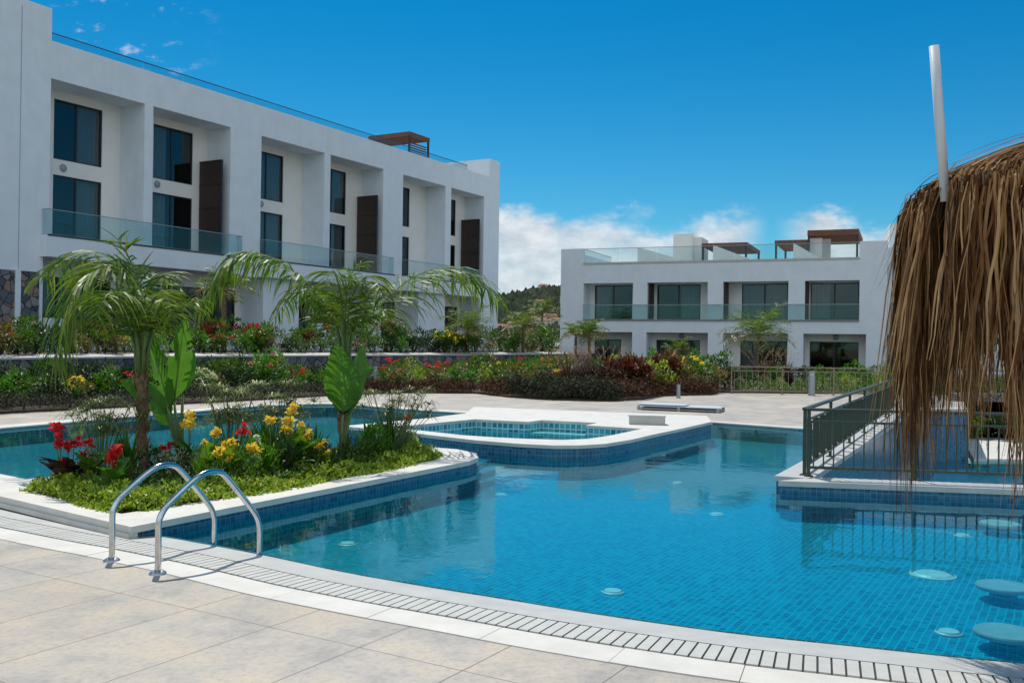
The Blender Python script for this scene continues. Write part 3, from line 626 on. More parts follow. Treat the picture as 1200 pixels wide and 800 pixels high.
def pergola(par, x0, x1, y0, y1, zf, zt, th=.22, lat=True):
    mb = MB(); mb.box(x0, x1, y0, y0+.12, zt-th, zt); mb.box(x0, x1, y1-.12, y1, zt-th, zt)
    mb.box(x0, x0+.12, y0+.12, y1-.12, zt-th, zt); mb.box(x1-.12, x1, y0+.12, y1-.12, zt-th, zt)
    n = int((y1-y0)/.28)
    for i in range(1, n): y = y0+.12+(y1-y0-.24)*i/n; mb.box(x0+.12, x1-.12, y-.045, y+.045, zt-th+.04, zt-.02)
    p = mb.build('pergola', 'wood', par)
    for x in (x0+.02, x1-.14):
        for y in (y0+.02, y1-.14): MB().box(x, x+.12, y, y+.12, zf, zt-th-.001).build('post', 'brown', p)
def wall_lamp(par, x, y, z):
    mb = MB(); X = Matrix.Translation((x, y, z)) @ Matrix.Rotation(R(90), 4, 'X')
    o = bpy.data.objects.new('wall_lamp', MB().lathe([(0, .10), (.13, .07), (.165, .03), (.17, 0)], n=20).mesh('wall_lamp', 'grey_metal')); C.objects.link(o); o.parent = par; o.location = (x, y, z); o.rotation_euler = (R(90), 0, 0)

# --- long building on the left
LB = Plane2((-18.66, 38), R(60.6))
B = empty('apartment_building', (LB.o.x, LB.o.y, 0), LB.a)
tag(B, 'long white three storey apartment block on the left with deep framed balconies', 'building')
hx = lambda px, py=180, dep=0: LB.hit(px, py, dep)[0]
hz_ = lambda px, py, dep=0: LB.hit(px, py, dep)[1]
Z_sl0, Z_sl1 = 4.80, 5.68
Z_ot = (hz_(60, 92)+hz_(272, 147)+hz_(567, 232))/3
Z_par = (hz_(62, 51)+hz_(300, 121)+hz_(520, 190))/3
DEP = 1.6
zu0, zu1, zl1 = hz_(90, 191, DEP), hz_(90, 122, DEP), hz_(90, 209, DEP)
bays = [(hx(60, 92), hx(169, 180)), (hx(179, 180), hx(270, 190)), (hx(306, 200), hx(380, 215)), (hx(387, 220), hx(449, 230)), (hx(472, 240), hx(522, 250)), (hx(528.5, 250), hx(567, 255))]
xe = hx(585, 250); x_l = -10
print('LB', [tuple(round(v, 2) for v in b) for b in bays], round(xe, 2), round(Z_ot, 2), round(Z_par, 2), round(zu0, 2), round(zu1, 2), round(zl1, 2))
GF = 1.75
gb = [(hx(50, 330), hx(166, 350)), (hx(174, 350), hx(308, 370)), (hx(350, 370), hx(436, 375)), (hx(446, 375), hx(490, 375)), (hx(521, 375), hx(562, 370))]
holes = [(a, b_, Z_sl1, Z_ot) for a, b_ in bays]+[(a, b_, GF, Z_sl0-.02) for a, b_ in gb]
wall = MB()
holed(wall, x_l, xe, 0, Z_par, 0, .3, holes)
zt1 = hz_(40, 3); x_b = hx(61, 30)
wall.box(x_l, x_b, 0, .3, Z_par, zt1); wall.box(x_b-.3, x_b, .3, 9, Z_par-.3, zt1)
# raised end of the parapet on the right
xr1, xr2 = hx(550, 195), hx(574, 200); zr1, zr2 = hz_(556, 188), hz_(580, 188)
wall.box(xr2, xe, 0, .3, Z_par, zr2); wall.box(xr1, xr2, 3.2, 3.5, Z_par-.4, zr2-.25); wall.box(xr2, xe, .3, 9, Z_par-.4, zr2)
# party walls, back wall with windows, floors
ends = [x_l]+[v for b in bays for v in b]+[xe]
for i in range(0, len(ends), 2): wall.box(ends[i], ends[i+1], .3, DEP, Z_sl1, Z_ot+.02)
wh = []; W = 2.35
rights = [hx(px, py, DEP) for px, py in ((120, 150), (226, 180), (332, 205), (405.5, 215), (480, 240), (534, 250))]
cur = [3, 2, 1, 3, 2, 0]
for (a, b_), rr in zip(bays, rights):
    x0 = max(rr-W, a-.4); wh += [(x0, rr, zu0, zu1), (x0, rr, Z_sl1+.06, zl1)]
gwin = []
for a, b_ in gb:
    x0, x1 = a+.5, b_-.35; gwin.append((x0, x1, GF+.05, 4.15))
sh = MB()
for (a, b_) in bays: holed(sh, a, b_, Z_sl1, Z_ot+.02, DEP, DEP+.18, [h for h in wh if h[0] >= a-.5 and h[1] <= b_+.1 and h[2] > 4])
holed(sh, x_l, xe, 0, Z_sl0, DEP, DEP+.18, gwin)
for (a, b_) in gb:
    sh.box(a, b_, .3, DEP, Z_sl0-.0, Z_sl0+.15)
for i in range(len(gb)+1):
    a = x_l if i == 0 else gb[i-1][1]; b_ = xe if i == len(gb) else gb[i][0]; wall.box(a, b_, .3, DEP, 0, Z_sl0)
sh.build('recess_wall', 'stucco_shelter', B)
for (a, b_) in bays: wall.box(a, b_, .3, DEP, Z_ot+.02, Z_ot+.3)
wall.box(x_l, xe, .3, 12, Z_sl0+.152, Z_sl1-.002)              # first floor
wall.box(xe-.3, xe, DEP+.2, 12, 0, Z_par-.3); wall.box(x_l, xe-.3, 11.7, 12, 0, Z_par)
wall.build('wall', 'stucco', B)
MB().box(x_l, xe-.3, .3, 11.7, Z_par-.62, Z_par-.35).build('roof', 'roofmem', B)
rm = MB(); rm.box(x_l, xe-.3, 5.5, 5.7, 0, Z_par-.7)
for i in range(len(ends)//2): rm.box(ends[2*i]+.05, ends[2*i+1]-.05, DEP+.2, 5.5, 0, Z_sl0+.1); rm.box(ends[2*i]+.05, ends[2*i+1]-.05, DEP+.2, 5.5, Z_sl1, Z_par-.7)
rm.box(x_l, xe-.3, DEP+.19, 5.5, zl1+.12, zu0-.12)
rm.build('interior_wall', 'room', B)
for i, h in enumerate(wh): window(B, h[0], h[1], h[2], h[3], DEP+.04, (.47,), cur[i//2])
for i, h in enumerate(gwin): window(B, h[0], h[1], h[2], h[3], DEP+.04, (.33, .66), 3 if i % 2 else 0)
# balconies: projecting slabs with glass fronts
for x0, x1 in ((hx(47, 290), hx(278, 290)), (hx(303, 300), hx(456, 310)), (hx(471, 300), hx(556, 320))):
    bs = MB().box(x0, x1, -.45, -.002, Z_sl0, Z_sl1-.01).build('balcony', 'stucco', B)
    o = balcony_glass(bs, [(x0+.06, -.03), (x0+.06, -.40), (x1-.06, -.40), (x1-.06, -.03)], Z_sl1-.01, 1.02, 1.6)
    MB().box(x0, x1, -.47, -.452, Z_sl1-.06, Z_sl1-.0).build('drip_edge', 'frame', bs)
# perforated screens between neighbours
for i, (px, py) in ((1, (262, 188)), (3, (441, 229)), (5, (566, 258))):
    b_ = bays[i][1]; zt = hz_(px, py); s_ = MB().box(b_-.5, b_-.44, .12, DEP-.05, Z_sl1+.02, zt).build('screen', 'brown', B)
    mb = MB(); mb.box(b_-.53, b_-.41, .06, .12, Z_sl1, zt+.04); mb.box(b_-.53, b_-.41, .12, DEP-.05, zt, zt+.04)
    for k in range(1, 4): mb.box(b_-.52, b_-.505, .12, DEP-.05, Z_sl1+(zt-Z_sl1)*k/4, Z_sl1+(zt-Z_sl1)*k/4+.04)
    mb.build('frame', 'frame', s_)
MB().box(hx(23, 200)-.012, hx(23, 200)+.012, -.008, -.001, Z_sl0-.6, Z_par+1).build('wall_joint', 'grey_metal', B)
for px, py in ((74, 197), (184, 216), (306, 239)):
    x, z = LB.hit(px, py, DEP); wall_lamp(B, x, DEP-.005, z)
for i in (0, 1, 2): wall_lamp(B, (gb[i][0]+gb[i][1])/2+2, DEP-.005, 4.4)
# stone facing at the left end of the ground floor and white pilaster
sx0, sx1 = hx(21, 340), hx(43, 340)
for a, b_ in ((x_l, hx(15, 350)), (hx(22, 350), hx(44, 340))): MB().box(a, b_, -.10, -.002, .8, hz_(20, 317)).build('stone_cladding', 'rubble', B)
MB().box(hx(15, 350)+.01, hx(22, 350)-.01, -.14, -.002, .8, hz_(20, 316)).build('pilaster', 'stucco', B)
# low terrace walls in front
MB().box(hx(24, 380), hx(48, 380), -1.6, -1.4, 1.0, 2.35).build('low_wall', 'stucco', B); MB().box(hx(350, 380), hx(432, 388), -.9, -.7, 1.0, 2.55).build('low_wall', 'stucco', B)
# roof rail: short glass with a dark hand rail, chimneys and a pergola
balcony_glass(B, [(x_b+.05, .16), (xr1, .16)], Z_par-.0, .38, 2.2, True)
MB().box(hx(125, 70, 1.5), hx(137, 75, 1.5), 1.4, 1.9, Z_par-.4, Z_par+.42).build('chimney', 'stucco', B); MB().box(hx(245, 100, 1.5), hx(252, 105, 1.5), 1.4, 1.9, Z_par-.4, Z_par+.42).build('chimney', 'stucco', B)
MB().box(hx(140, 75, 2), hx(180, 90, 2), 2, 3.5, Z_par-.34, Z_par+.22).build('solar_panel', 'frame', B)
xp0, zp = LB.hit(466, 158, 4.0); xp1 = LB.hit(490, 158, 4.0)[0]
pergola(B, xp0, xp1, 3.0, 6.5, Z_par-.35, LB.hit(489, 157, 3.0)[1], .26)
sl = MB()
for k in range(14):
    z = Z_par-.4+k*.16
    if z < LB.hit(489, 157, 3.0)[1]-.3: sl.box(xp0+.2, xp1-.2, 3.14, 3.2, z, z+.09)
sl.build('slat_screen', 'wood', B)

# --- building across the pool
O = Plane2((12.5, 56), R(-22.5)); s0 = O.hit(657, 340)[0]
RB = Plane2((12.5+O.d.x*s0, 56+O.d.y*s0), R(-22.5))
B2 = empty('apartment_building', (RB.o.x, RB.o.y, 0), RB.a)
tag(B2, 'white two storey apartment block with roof pergolas across the far side of the pool', 'building')
g = lambda px, py=350, dep=0: RB.hit(px, py, dep)[0]
h_ = lambda px, py, dep=0: RB.hit(px, py, dep)[1]
ZB0, ZB1, ZT = (h_(683, 389)+h_(1008, 391))/2, (h_(683, 374)+h_(1008, 375))/2, (h_(700, 332)+h_(1008, 328))/2
ZP = (h_(700, 310)+h_(1000, 303))/2; ZE = (h_(665, 292)+h_(1025, 282))/2
X1 = g(1039.5)
print('RB', round(X1, 2), [round(v, 2) for v in (ZB0, ZB1, ZT, ZP, ZE)])
ub = [(g(683.7), g(741.7)), (g(758.3), g(829.2)), (g(847.2), g(923.8)), (g(943), g(1007.2))]
gb2 = [(g(676, 420), g(740.5, 420)), (g(757, 420), g(829.2, 420)), (g(847, 420), g(922.8, 420)), (g(941, 420), g(1014.5, 420))]
D2 = 1.3
wall = MB(); sh = MB()
holed(wall, 0, X1, -.3, ZP, 0, .3, [(a, b_, ZB1, ZT) for a, b_ in ub]+[(a, b_, 0, ZB0) for a, b_ in gb2])
xa, xb = g(683.5, 300), g(1007.5, 300)
wall.box(0, xa, 0, .3, ZP, ZE); wall.box(xb, X1, 0, .3, ZP, ZE); wall.box(0, .3, .3, 10, ZP-.3, ZE); wall.box(X1-.3, X1, .3, 10, ZP-.3, ZE)
ends = [0]+[v for b in ub for v in b]+[X1]
for i in range(0, len(ends), 2): wall.box(ends[i], ends[i+1], .3, D2, ZB1, ZT+.02)
e2 = [0]+[v for b in gb2 for v in b]+[X1]
for i in range(0, len(e2), 2): wall.box(e2[i], e2[i+1], .3, D2, -.3, ZB0)
wall.box(0, X1, .3, 10, ZB0+.002, ZB1-.002)
wall.box(X1-.3, X1, D2+.2, 10, -.3, ZP-.3); wall.box(0, .3, D2+.2, 10, -.3, ZP-.3); wall.box(.3, X1-.3, 9.7, 10, -.3, ZP)
for a, b_ in ub: wall.box(a, b_, .3, D2+.2, ZT+.02, ZP-.5)
wall.build('wall', 'stucco', B2)
uw = [(g(697, 350, D2), g(741, 350, D2)), (g(770, 350, D2), g(821, 350, D2)), (g(869.3, 350, D2), g(923.5, 350, D2)), (g(949.8, 350, D2), g(1006.8, 350, D2))]
gw = [(g(696.5, 420, D2), g(727.5, 420, D2)), (g(769, 420, D2), g(820, 420, D2)), (g(867.5, 420, D2), g(922, 420, D2)), (g(948.7, 420, D2), g(1006, 420, D2))]
zu, zg = h_(900, 332.3, D2), h_(900, 399.5, D2)
hs_ = [(a, b_, ZB1+.05, zu) for a, b_ in uw]; hg = [(a, b_, .05, zg) for a, b_ in gw]
for a, b_ in ub: holed(sh, a, b_, ZB1, ZT+.02, D2, D2+.18, [h for h in hs_ if h[0] >= a-.6 and h[1] <= b_+.8])
for a, b_ in gb2: holed(sh, a, b_, -.2, ZB0, D2, D2+.18, [h for h in hg if h[0] >= a-.6 and h[1] <= b_+.8])
sh.build('recess_wall', 'stucco_shelter', B2)
for i, h in enumerate(hs_): window(B2, h[0], h[1], h[2], h[3], D2+.04, (.5,), (2, 3, 1, 2)[i])
for i, h in enumerate(hg): window(B2, h[0], h[1], h[2], h[3], D2+.04, (.5,), (3, 1, 2, 0)[i])
rm = MB(); rm.box(.35, X1-.35, 5, 5.2, -.2, ZP-.6)
for i in range(5): rm.box(ends[2*i]+.05 if i else .35, ends[2*i+1]-.05 if i < 4 else X1-.35, D2+.2, 5, -.2, ZB0); rm.box(ends[2*i]+.05 if i else .35, ends[2*i+1]-.05 if i < 4 else X1-.35, D2+.2, 5, ZB1, ZP-.6)
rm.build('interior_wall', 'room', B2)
MB().box(.3, X1-.3, .3, 9.7, ZP-.5, ZP-.08).build('roof', 'roofmem', B2)
for i, (px) in enumerate((758.3, 847.2, 943)):
    x = ub[i+1][0]; MB().box(x+.06, x+.12, .25, D2-.05, ZB1+.02, ZT-.02).build('screen', 'brown', B2)
bs = MB().box(ub[0][0], ub[3][1], -.03, -.002, ZB1-.10, ZB1-.02).build('balcony', 'grey_metal', B2)
balcony_glass(bs, [(ub[0][0], -.09), (ub[3][1], -.09)], ZB1-.02, .92, 1.5)
MB().box(xa, xb, -.05, .33, ZP+.001, ZP+.09).build('parapet_coping', 'stone_white', B2)
balcony_glass(B2, [(xa+.03, 6), (xa+.03, .15), (xb-.03, .15), (xb-.03, 6)], ZP+.09, h_(850, 287)-ZP-.09, 2.4)
def rbox(p0, p1, ptop, dep, dd, pb=310):
    st = MB(); st.box(g(p0, 300, dep), g(p1, 300, dep), dep, dep+dd, ZP-.1, h_((p0+p1)/2, ptop, dep)); st.build('stair_wall', 'stucco_shelter', B2)
rbox(788.7, 811.5, 274, 4, 2.5); rbox(812, 822, 278, 4.3, 2.2)
rbox(949, 963, 279, 3.2, .3); rbox(963.5, 973, 280, 4.5, .3)
def wedge(p0, p1, z0y, z1y, dep):        # sloping stair wall with its own thickness
    a, b_ = g(p0, 300, dep), g(p1, 300, dep); za, zb = h_(p0, z0y, dep), h_(p1, z1y, dep); zf = ZP-.1; st = MB()
    st.add([(a, dep, zf), (b_, dep, zf), (b_, dep, zb), (a, dep, za), (a, dep+.25, zf), (b_, dep+.25, zf), (b_, dep+.25, zb), (a, dep+.25, za)], [(0, 1, 2, 3), (4, 7, 6, 5), (3, 2, 6, 7), (1, 5, 6, 2), (0, 3, 7, 4)]); st.build('stair_wall', 'stucco_shelter', B2)
wedge(747, 797, 289.5, 303.5, 2.2); wedge(835.5, 877, 287, 302.5, 2.2); wedge(929.5, 960, 284.5, 302, 1.6)
def perg(p0, p1, pt, dep, d2, th):
    pergola(B2, g(p0, 300, dep), g(p1, 300, dep), dep, dep+d2, ZP-.1, h_((p0+p1)/2, pt, dep), th)
perg(822, 875.5, 284.5, 2.6, 5.5, .2); perg(907.5, 948, 281.2, 2.8, 5, .2); perg(945.8, 1006, 269, 2.6, 5.5, .32)
MB().box(g(877, 300, 2), g(889, 300, 2), 2, 2.6, ZP-.1, ZP+.28).build('planter_box', 'brown', B2)
for (a, b_) in gb2[1:]: wall_lamp(B2, (a+b_)/2, D2-.005, ZB0-.18)
MB().box(g(1033, 420), X1-.01, .31, .36, -.2, ZB0).build('stone_cladding', 'rubble', B2)
# annex on the right with stone base
MB().box(X1+.002, X1+1.6, .9, 8, ZB0, ZE-.3).build('annex_wall', 'stucco', B2)
MB().box(X1+.002, X1+1.6, .95, 8, -.3, ZB0-.002).build('annex_base', 'rubble', B2)
# another white block further right, behind the thatch
b3 = at(1041, 400, 66); t3 = empty('apartment_building', (b3.x, b3.y, 0), R(-18)); tag(t3, 'taller white building mostly hidden behind the thatch umbrella', 'building')
z3 = at(1041, 262, 66).z
mb = MB(); holed(mb, 0, 24, -.3, z3, 0, .3, [(3+k*5, 5.6+k*5, z, z+2.2) for k in range(4) for z in (.4, 3.7)]); mb.box(0, .3, .3, 10, -.3, z3); mb.box(23.7, 24, .3, 10, -.3, z3); mb.box(.3, 23.7, 9.7, 10, -.3, z3); mb.box(.3, 23.7, .3, 9.7, z3-.5, z3-.2); mb.build('wall', 'stucco', t3)
for k in range(4):
    for z in (.4, 3.7): window(t3, 3+k*5, 5.6+k*5, z, z+2.2, .15)
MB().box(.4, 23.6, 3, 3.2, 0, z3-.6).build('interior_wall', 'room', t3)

# --- small houses on the far hillside
random.seed(12); hs_list = []
for i in range(26):
    px = U(560, 664); D = U(330, 620) if i > 9 else U(420, 460)
    if i < 10: px = 585+i*8+U(-3, 3)
    x = (px-600)/F*D; z = hz(x, D) if D > 420 else -1.5+max(0, (D-300)*.02)
    hs_list.append((px, x, D, z))
hs_list.sort()
hw = rough_mat('village house wall', (.62, .58, .52), .1, .3, .9, 0); hr = rough_mat('village roof', (.25, .12, .07), .15, .3, .9, 0); hg_ = M['frame']
def ordn(i, n):
    o_ = ['first', 'second', 'third', 'fourth', 'fifth', 'sixth', 'seventh', 'eighth', 'ninth', 'tenth', 'eleventh', 'twelfth', 'thirteenth', 'fourteenth', 'fifteenth', 'sixteenth', 'seventeenth', 'eighteenth', 'nineteenth', 'twentieth', 'twenty-first', 'twenty-second', 'twenty-third', 'twenty-fourth', 'twenty-fifth', 'twenty-sixth', 'twenty-seventh', 'twenty-eighth', 'twenty-ninth', 'thirtieth']
    if n == 1: return 'only'
    if i == 0: return 'leftmost'
    if i == n-1: return 'rightmost'
    return o_[i] if i < len(o_) else str(i+1)+'th'
for i, (px, x, D, z) in enumerate(hs_list):
    w_, d2, hh = U(5, 8), U(4, 6), U(2.6, 4.2)
    t = empty('house', (x, D, z+.3), U(-.5, .5)); tag(t, ordn(i, len(hs_list))+' small pale house from the left on the distant hillside', 'house', 'houses on the distant hill')
    MB().box(-w_/2, w_/2, -d2/2, d2/2, 0, hh+1).build('wall', hw, t)
    if i % 3: MB().add([(-w_/2-.3, -d2/2-.3, hh+1.01), (w_/2+.3, -d2/2-.3, hh+1.01), (w_/2+.3, d2/2+.3, hh+1.01), (-w_/2-.3, d2/2+.3, hh+1.01), (-w_/2+1, 0, hh+2.4), (w_/2-1, 0, hh+2.4)], [(0, 1, 5, 4), (2, 3, 4, 5), (1, 2, 5), (3, 0, 4), (0, 3, 2, 1)]) if False else None
    mb = MB(); mb.add([(-w_/2-.3, -d2/2-.3, hh+1.01), (w_/2+.3, -d2/2-.3, hh+1.01), (w_/2+.3, d2/2+.3, hh+1.01), (-w_/2-.3, d2/2+.3, hh+1.01), (-w_/2+1, 0, hh+2.2), (w_/2-1, 0, hh+2.2)], [(0, 1, 5, 4), (2, 3, 4, 5), (1, 2, 5), (3, 0, 4), (0, 3, 2, 1)]); mb.build('roof', hr, t)
    for k in (-.25, .25): MB().box(w_*k-.6, w_*k+.6, -d2/2-.06, -d2/2-.01, 2, 3.4).build('window', 'frame', t)

# ------------------------------------------------------------------ rails
def fence(name, a, b_, z0, h, label, mats, posts, spacing=.115, flat=False, group=None, thick=.028, z1=None, brail=.09, topr=.05):
    a, b_ = Vector(a), Vector(b_); Ld = (b_-a).length
    t = empty(name, (a.x, a.y, z0), math.atan2(b_.y-a.y, b_.x-a.x)); tag(t, label, 'railing', group)
    MB().box(-.03, Ld+.03, -.032, .032, h-.035, h).build('top_rail', mats[0], t, bevel=.008)
    MB().box(0, Ld, -.014, .014, h-.17, h-.145).build('upper_rail', mats[1], t)
    MB().box(0, Ld, -.018, .018, brail, brail+.03).build('bottom_rail', mats[0], t)
    pm = MB().box(-.019, .019, -.019, .019, 0, h-.036); pm.box(-.05, .05, -.05, .05, 0, .012); pm = pm.mesh('post', mats[1])
    px = [Ld*i/posts for i in range(posts+1)]
    for x in px: link('post', pm, t, (x, 0, 0))
    bm_ = (MB().box(-.004, .004, -.04, .04, brail+.031, h-.171) if flat else MB().box(-.0075, .0075, -.0075, .0075, brail+.031, h-.171)).mesh('baluster', mats[1])
    n = int(Ld/spacing)
    xs = [Ld*(i+.5)/n for i in range(n)]; xs = [x for x in xs if min(abs(x-p) for p in px) > .035]
    if len(xs) > 100:
        for x in xs[:100]: link('baluster', bm_, t, (x, 0, 0))
        mb = MB()
        for x in xs[100:]: mb.box(x-.0075, x+.0075, -.0075, .0075, brail+.031, h-.171)
        o = mb.build('baluster', mats[1], t); o['kind'] = 'stuff'
    else:
        for x in xs: link('baluster', bm_, t, (x, 0, 0))
    return t
ra = G(941, 557.5, .1); rb = G(1047, 482, .1); rc = G(1200, 565, .1)
ra2 = Vector((ra.x, ra.y)); rdir = (Vector((rb.x, rb.y))-ra2).normalized()
print('rail', ra, rb, rc)
rcE = ra2+dF*9.5
fence('pool_railing', ra2+dF*.06, rcE, .1, .80, 'dark green metal railing along the front of the lower pool with thin bars', ('green_metal', 'green_metal'), 8, .112)
fence('pool_railing', ra2+rdir*.10, (rb.x, rb.y), .1, .80, 'dark green metal railing running back along the blue wall with flat bars', ('green_metal', 'green_metal'), 6, .55, flat=True)
fa = at(857, 461, 32.9); fb = Vector((17.8, 31.9))
fence('garden_railing', (fa.x, fa.y), fb, 0, .95, 'tan metal railing between the far deck and the garden of the white building', ('tan_metal', 'tan_metal'), 6, .2, thick=.03)
fence('garden_railing', (17.8, 31.9), (30, 31.0), 0, .95, 'tan metal railing seen through the hanging thatch on the right', ('tan_metal', 'tan_metal'), 6, .2)

# hand rails into the pool
def grab(F1, F2, label):
    a, b_ = Vector((F1[0], F1[1])), Vector((F2[0], F2[1])); Ld = (b_-a).length
    t = empty('grab_rail', (a.x, a.y, 0), math.atan2(b_.y-a.y, b_.x-a.x)); tag(t, label, 'handrail', 'stainless handrails at the pool edge')
    pf = [(0, 0), (0, .18), (0, .33), (.015, .39), (.06, .45), (.16, .525), (.28, .605), (.36, .64), (.43, .65), (.51, .635), (.57, .59), (.68, .47), (.78, .36), (.85, .27), (.88, .19), (.885, .08), (.885, -.1), (.885, -.5)]
    k = Ld/.885
    pts = smooth_pts([(x*k, 0, z) for x, z in pf], 4)
    MB().tube(pts, .0215, 16).build('pipe', 'steel', t, smooth=True)
    MB().lathe([(.021, .03), (.03, .028), (.055, .012), (.062, 0)], n=28).build('flange', 'brushed', t, smooth=True)
f1, f2_, f3, f4 = G(131, 657), G(251, 634), G(185, 672), G(304, 645)
grab(f1, f2_, 'left curved stainless steel handrail standing at the pool edge')
grab(f3, f4, 'right curved stainless steel handrail standing at the pool edge')

# bollards, low box and sheet-metal platform on the far deck
def bollard(px, py, D, h, label, r=.07):
    p = at(px, py, D); t = empty('bollard_light', (p.x, p.y, 0)); tag(t, label, 'bollard', 'grey bollard lights')
    MB().lathe([(r*1.2, 0), (r*1.2, .02), (r, .021), (r, h*.82)], n=20).build('post', 'grey_metal', t)
    MB().lathe([(r*.8, h*.82), (r*.8, h*.9)], n=20).build('lens', 'stone_white', t)
    MB().lathe([(r, h*.9), (r, h), (0, h)], n=20).build('cap', 'grey_metal', t)
bollard(951, 463, 32.3, .82, 'grey bollard light standing before the tan railing', .11)
bollard(440, 457, 31.6, .78, 'grey bollard light standing against the flower bed on the left', .07)
bollard(795, 462, 29.6, .42, 'short grey bollard at the tip of the dark planting bed', .06)
p = G(737, 497, .15); q_ = G(773.5, 498, .15)
bx = empty('stone_box', (p.x, p.y, .0), math.atan2(q_.y-p.y, q_.x-p.x)); tag(bx, 'low grey stone box with white top beside the spa', 'box')
MB().box(0, .66, 0, .32, .151, .30).build('body', 'stone_grey', bx, bevel=.004); MB().box(-.015, .675, -.015, .335, .301, .325).build('top', 'stone_white', bx, bevel=.004)
p = G(746, 480); q_ = G(843, 484)
mp = empty('metal_platform', (p.x, p.y, 0), math.atan2(q_.y-p.y, q_.x-p.x)); Lm = (q_-p).length
tag(mp, 'low silver metal platform of stacked panels lying on the far deck', 'platform')
MB().box(0, Lm, 0, .75, .03, .055).build('panel', 'grey_metal', mp)
MB().box(.02, Lm-.02, .02, .73, .10, .12).build('panel', 'white_pipe', mp)
MB().box(.0, Lm*.58, .03, .7, .135, .155).build('panel', 'white_pipe', mp)
for x in (0.01, Lm*.5, Lm-.07):
    for y in (.0, .69): MB().box(x, x+.06, y+.005, y+.055, 0, .099).build('leg', 'grey_metal', mp)

# ------------------------------------------------------------------ thatched umbrella
random.seed(21)
UC = Vector((3.72, 5.02)); UR = 1.50
um = empty('thatch_umbrella', (UC.x, UC.y, PF)); tag(um, 'shaggy brown palm thatch umbrella hanging over the right of the pool', 'umbrella')
MB().tube([(0, 0, 0), (0, 0, 2.77-PF)], .06, 14).build('pole', 'darkwood', um, smooth=True)
mb = MB()
for k in range(12):
    a = 2*pi*k/12; mb.tube([(.05*cos(a), .05*sin(a), 2.73-PF), (UR*.97*cos(a), UR*.97*sin(a), 2.33-PF)], .02, 6)
mb.build('rafters', 'darkwood', um)
mb = MB()
az0 = math.atan2(-UC.y, -UC.x)                       # azimuth towards the viewer
gap = math.atan2(-.1, -1.5)
def strand(a, r0, Lh, wd, lift=0, out=0):
    ca, sa = cos(a), sin(a); side = Vector((-sa, ca, 0)); seg = 9
    z0 = 2.79-(r0/UR)**2*.37+lift-PF
    p = Vector((ca*r0, sa*r0, z0)); pts = [p.copy()]; sl_ = -.5*(r0/UR)
    d = Vector((ca, sa, sl_*.75)).normalized(); tw = U(-.35, .35); kx = U(.5, 1.2)
    for i in range(seg):
        f = (i+1)/seg; r_ = Vector((p.x, p.y, 0)).length
        hang = min(1, max(0, (r_-UR*.90)/(UR*.10)))
        tgt = Vector((ca*(out-.04), sa*(out-.04), -1))
        sl_ = -.5*min(1, r_/UR); flow = Vector((ca, sa, sl_)).normalized()
        d = (side*.16*sin(i*kx*1.7+tw*20)+d*(.35-.2*hang)+(flow*(1-hang)+tgt*hang)*(.65+.2*hang)+side*tw*.12+Vector((U(-1, 1), U(-1, 1), 0))*.05).normalized()
        p = p+d*(Lh/seg); pts.append(p.copy())
    sd2 = (side*cos(tw*2.5)+Vector((ca, sa, .3))*sin(tw*2.5)).normalized()
    mb.ribbon(pts, sd2, [wd*(.7+.5*sin(pi*min(1, i/seg+.1)))*(1-.75*(i/seg)**3) for i in range(seg+1)])
for i in range(15000):
    a = U(-pi, pi); u = rnd()
    if i < 8500 : r0 = UR*(.86+.16*rnd()); Lh = U(.95, 1.55)
    else: r0 = UR*(.05+.85*math.sqrt(u)); Lh = U(.5, 1.1)
    da = (a-gap+pi) % (2*pi)-pi
    if abs(da) < .06 and r0 > UR*.55: continue
    if i < 8500: Lh *= (.80+.16*sin(a*9+1)+.12*sin(a*23)+.08*sin(a*41))*(1.22 if (a > 2.5 or a < -3.0) else 1)
    a2 = a+(.06 if -.35 < da < -.1 else 0)*rnd()
    strand(a2, r0*(1+(.04 if da > .1 and da < .5 else 0)), Lh, U(.005, .018), U(-.02, .07), U(-.05, .04) if rnd() < .9 else U(.04, .2))
for i in range(220):                                   # stray ends that stick up or out
    a = U(-pi, pi); strand(a, UR*U(.2, 1.02), U(.3, .8), U(.006, .013), U(.05, .14), U(.3, .7))
mb.build('thatch', 'thatch', um)
mb = MB(); mb.lathe([(.02, 2.76-PF), (UR*.5, 2.66-PF), (UR*.85, 2.45-PF), (UR*.88, 1.95-PF)], n=40); mb.build('thatch_backing', 'darkwood', um)
b0, b1 = at(1108, 236, 4.95), at(1094.5, 54, 4.9)
wp = tag(MB().tube([b0, b1], .0247, 20).build('pipe', 'white_pipe', None, smooth=True), 'tilted white pipe sticking up from the thatch', 'pipe')

# ------------------------------------------------------------------ plants
random.seed(5)
def rdir(minz=-.2):
    while True:
        v = Vector((U(-1, 1), U(-1, 1), U(minz, 1)))
        if .05 < v.length < 1: return v.normalized()
def foliage(n, rx, rz, ls, lw, base=0, fill=.55, lumps=7, up=.3, droop=0):
    """leaves set through a lumpy bush volume"""
    mb = MB(); cs = [(Vector((U(-.6, .6)*rx, U(-.6, .6)*rx, base+rz*U(.25, .85))), U(.35, .6)*rx) for _ in range(lumps)]
    for i in range(n):
        c, r_ = random.choice(cs); d = rdir(-.5); p = c+Vector((d.x*r_, d.y*r_, d.z*r_*min(1.2, rz/rx)))*(fill+(1-fill)*rnd())
        if p.z < base: p.z = base+U(0, .12)*rz
        k = U(.7, 1.25); dd = (d+Vector((U(-.6, .6), U(-.6, .6), up+U(-.4, .5)-droop)))
        mb.leaf(p, dd, ls*k, lw*k, fold=U(-.1, .3))
    return mb
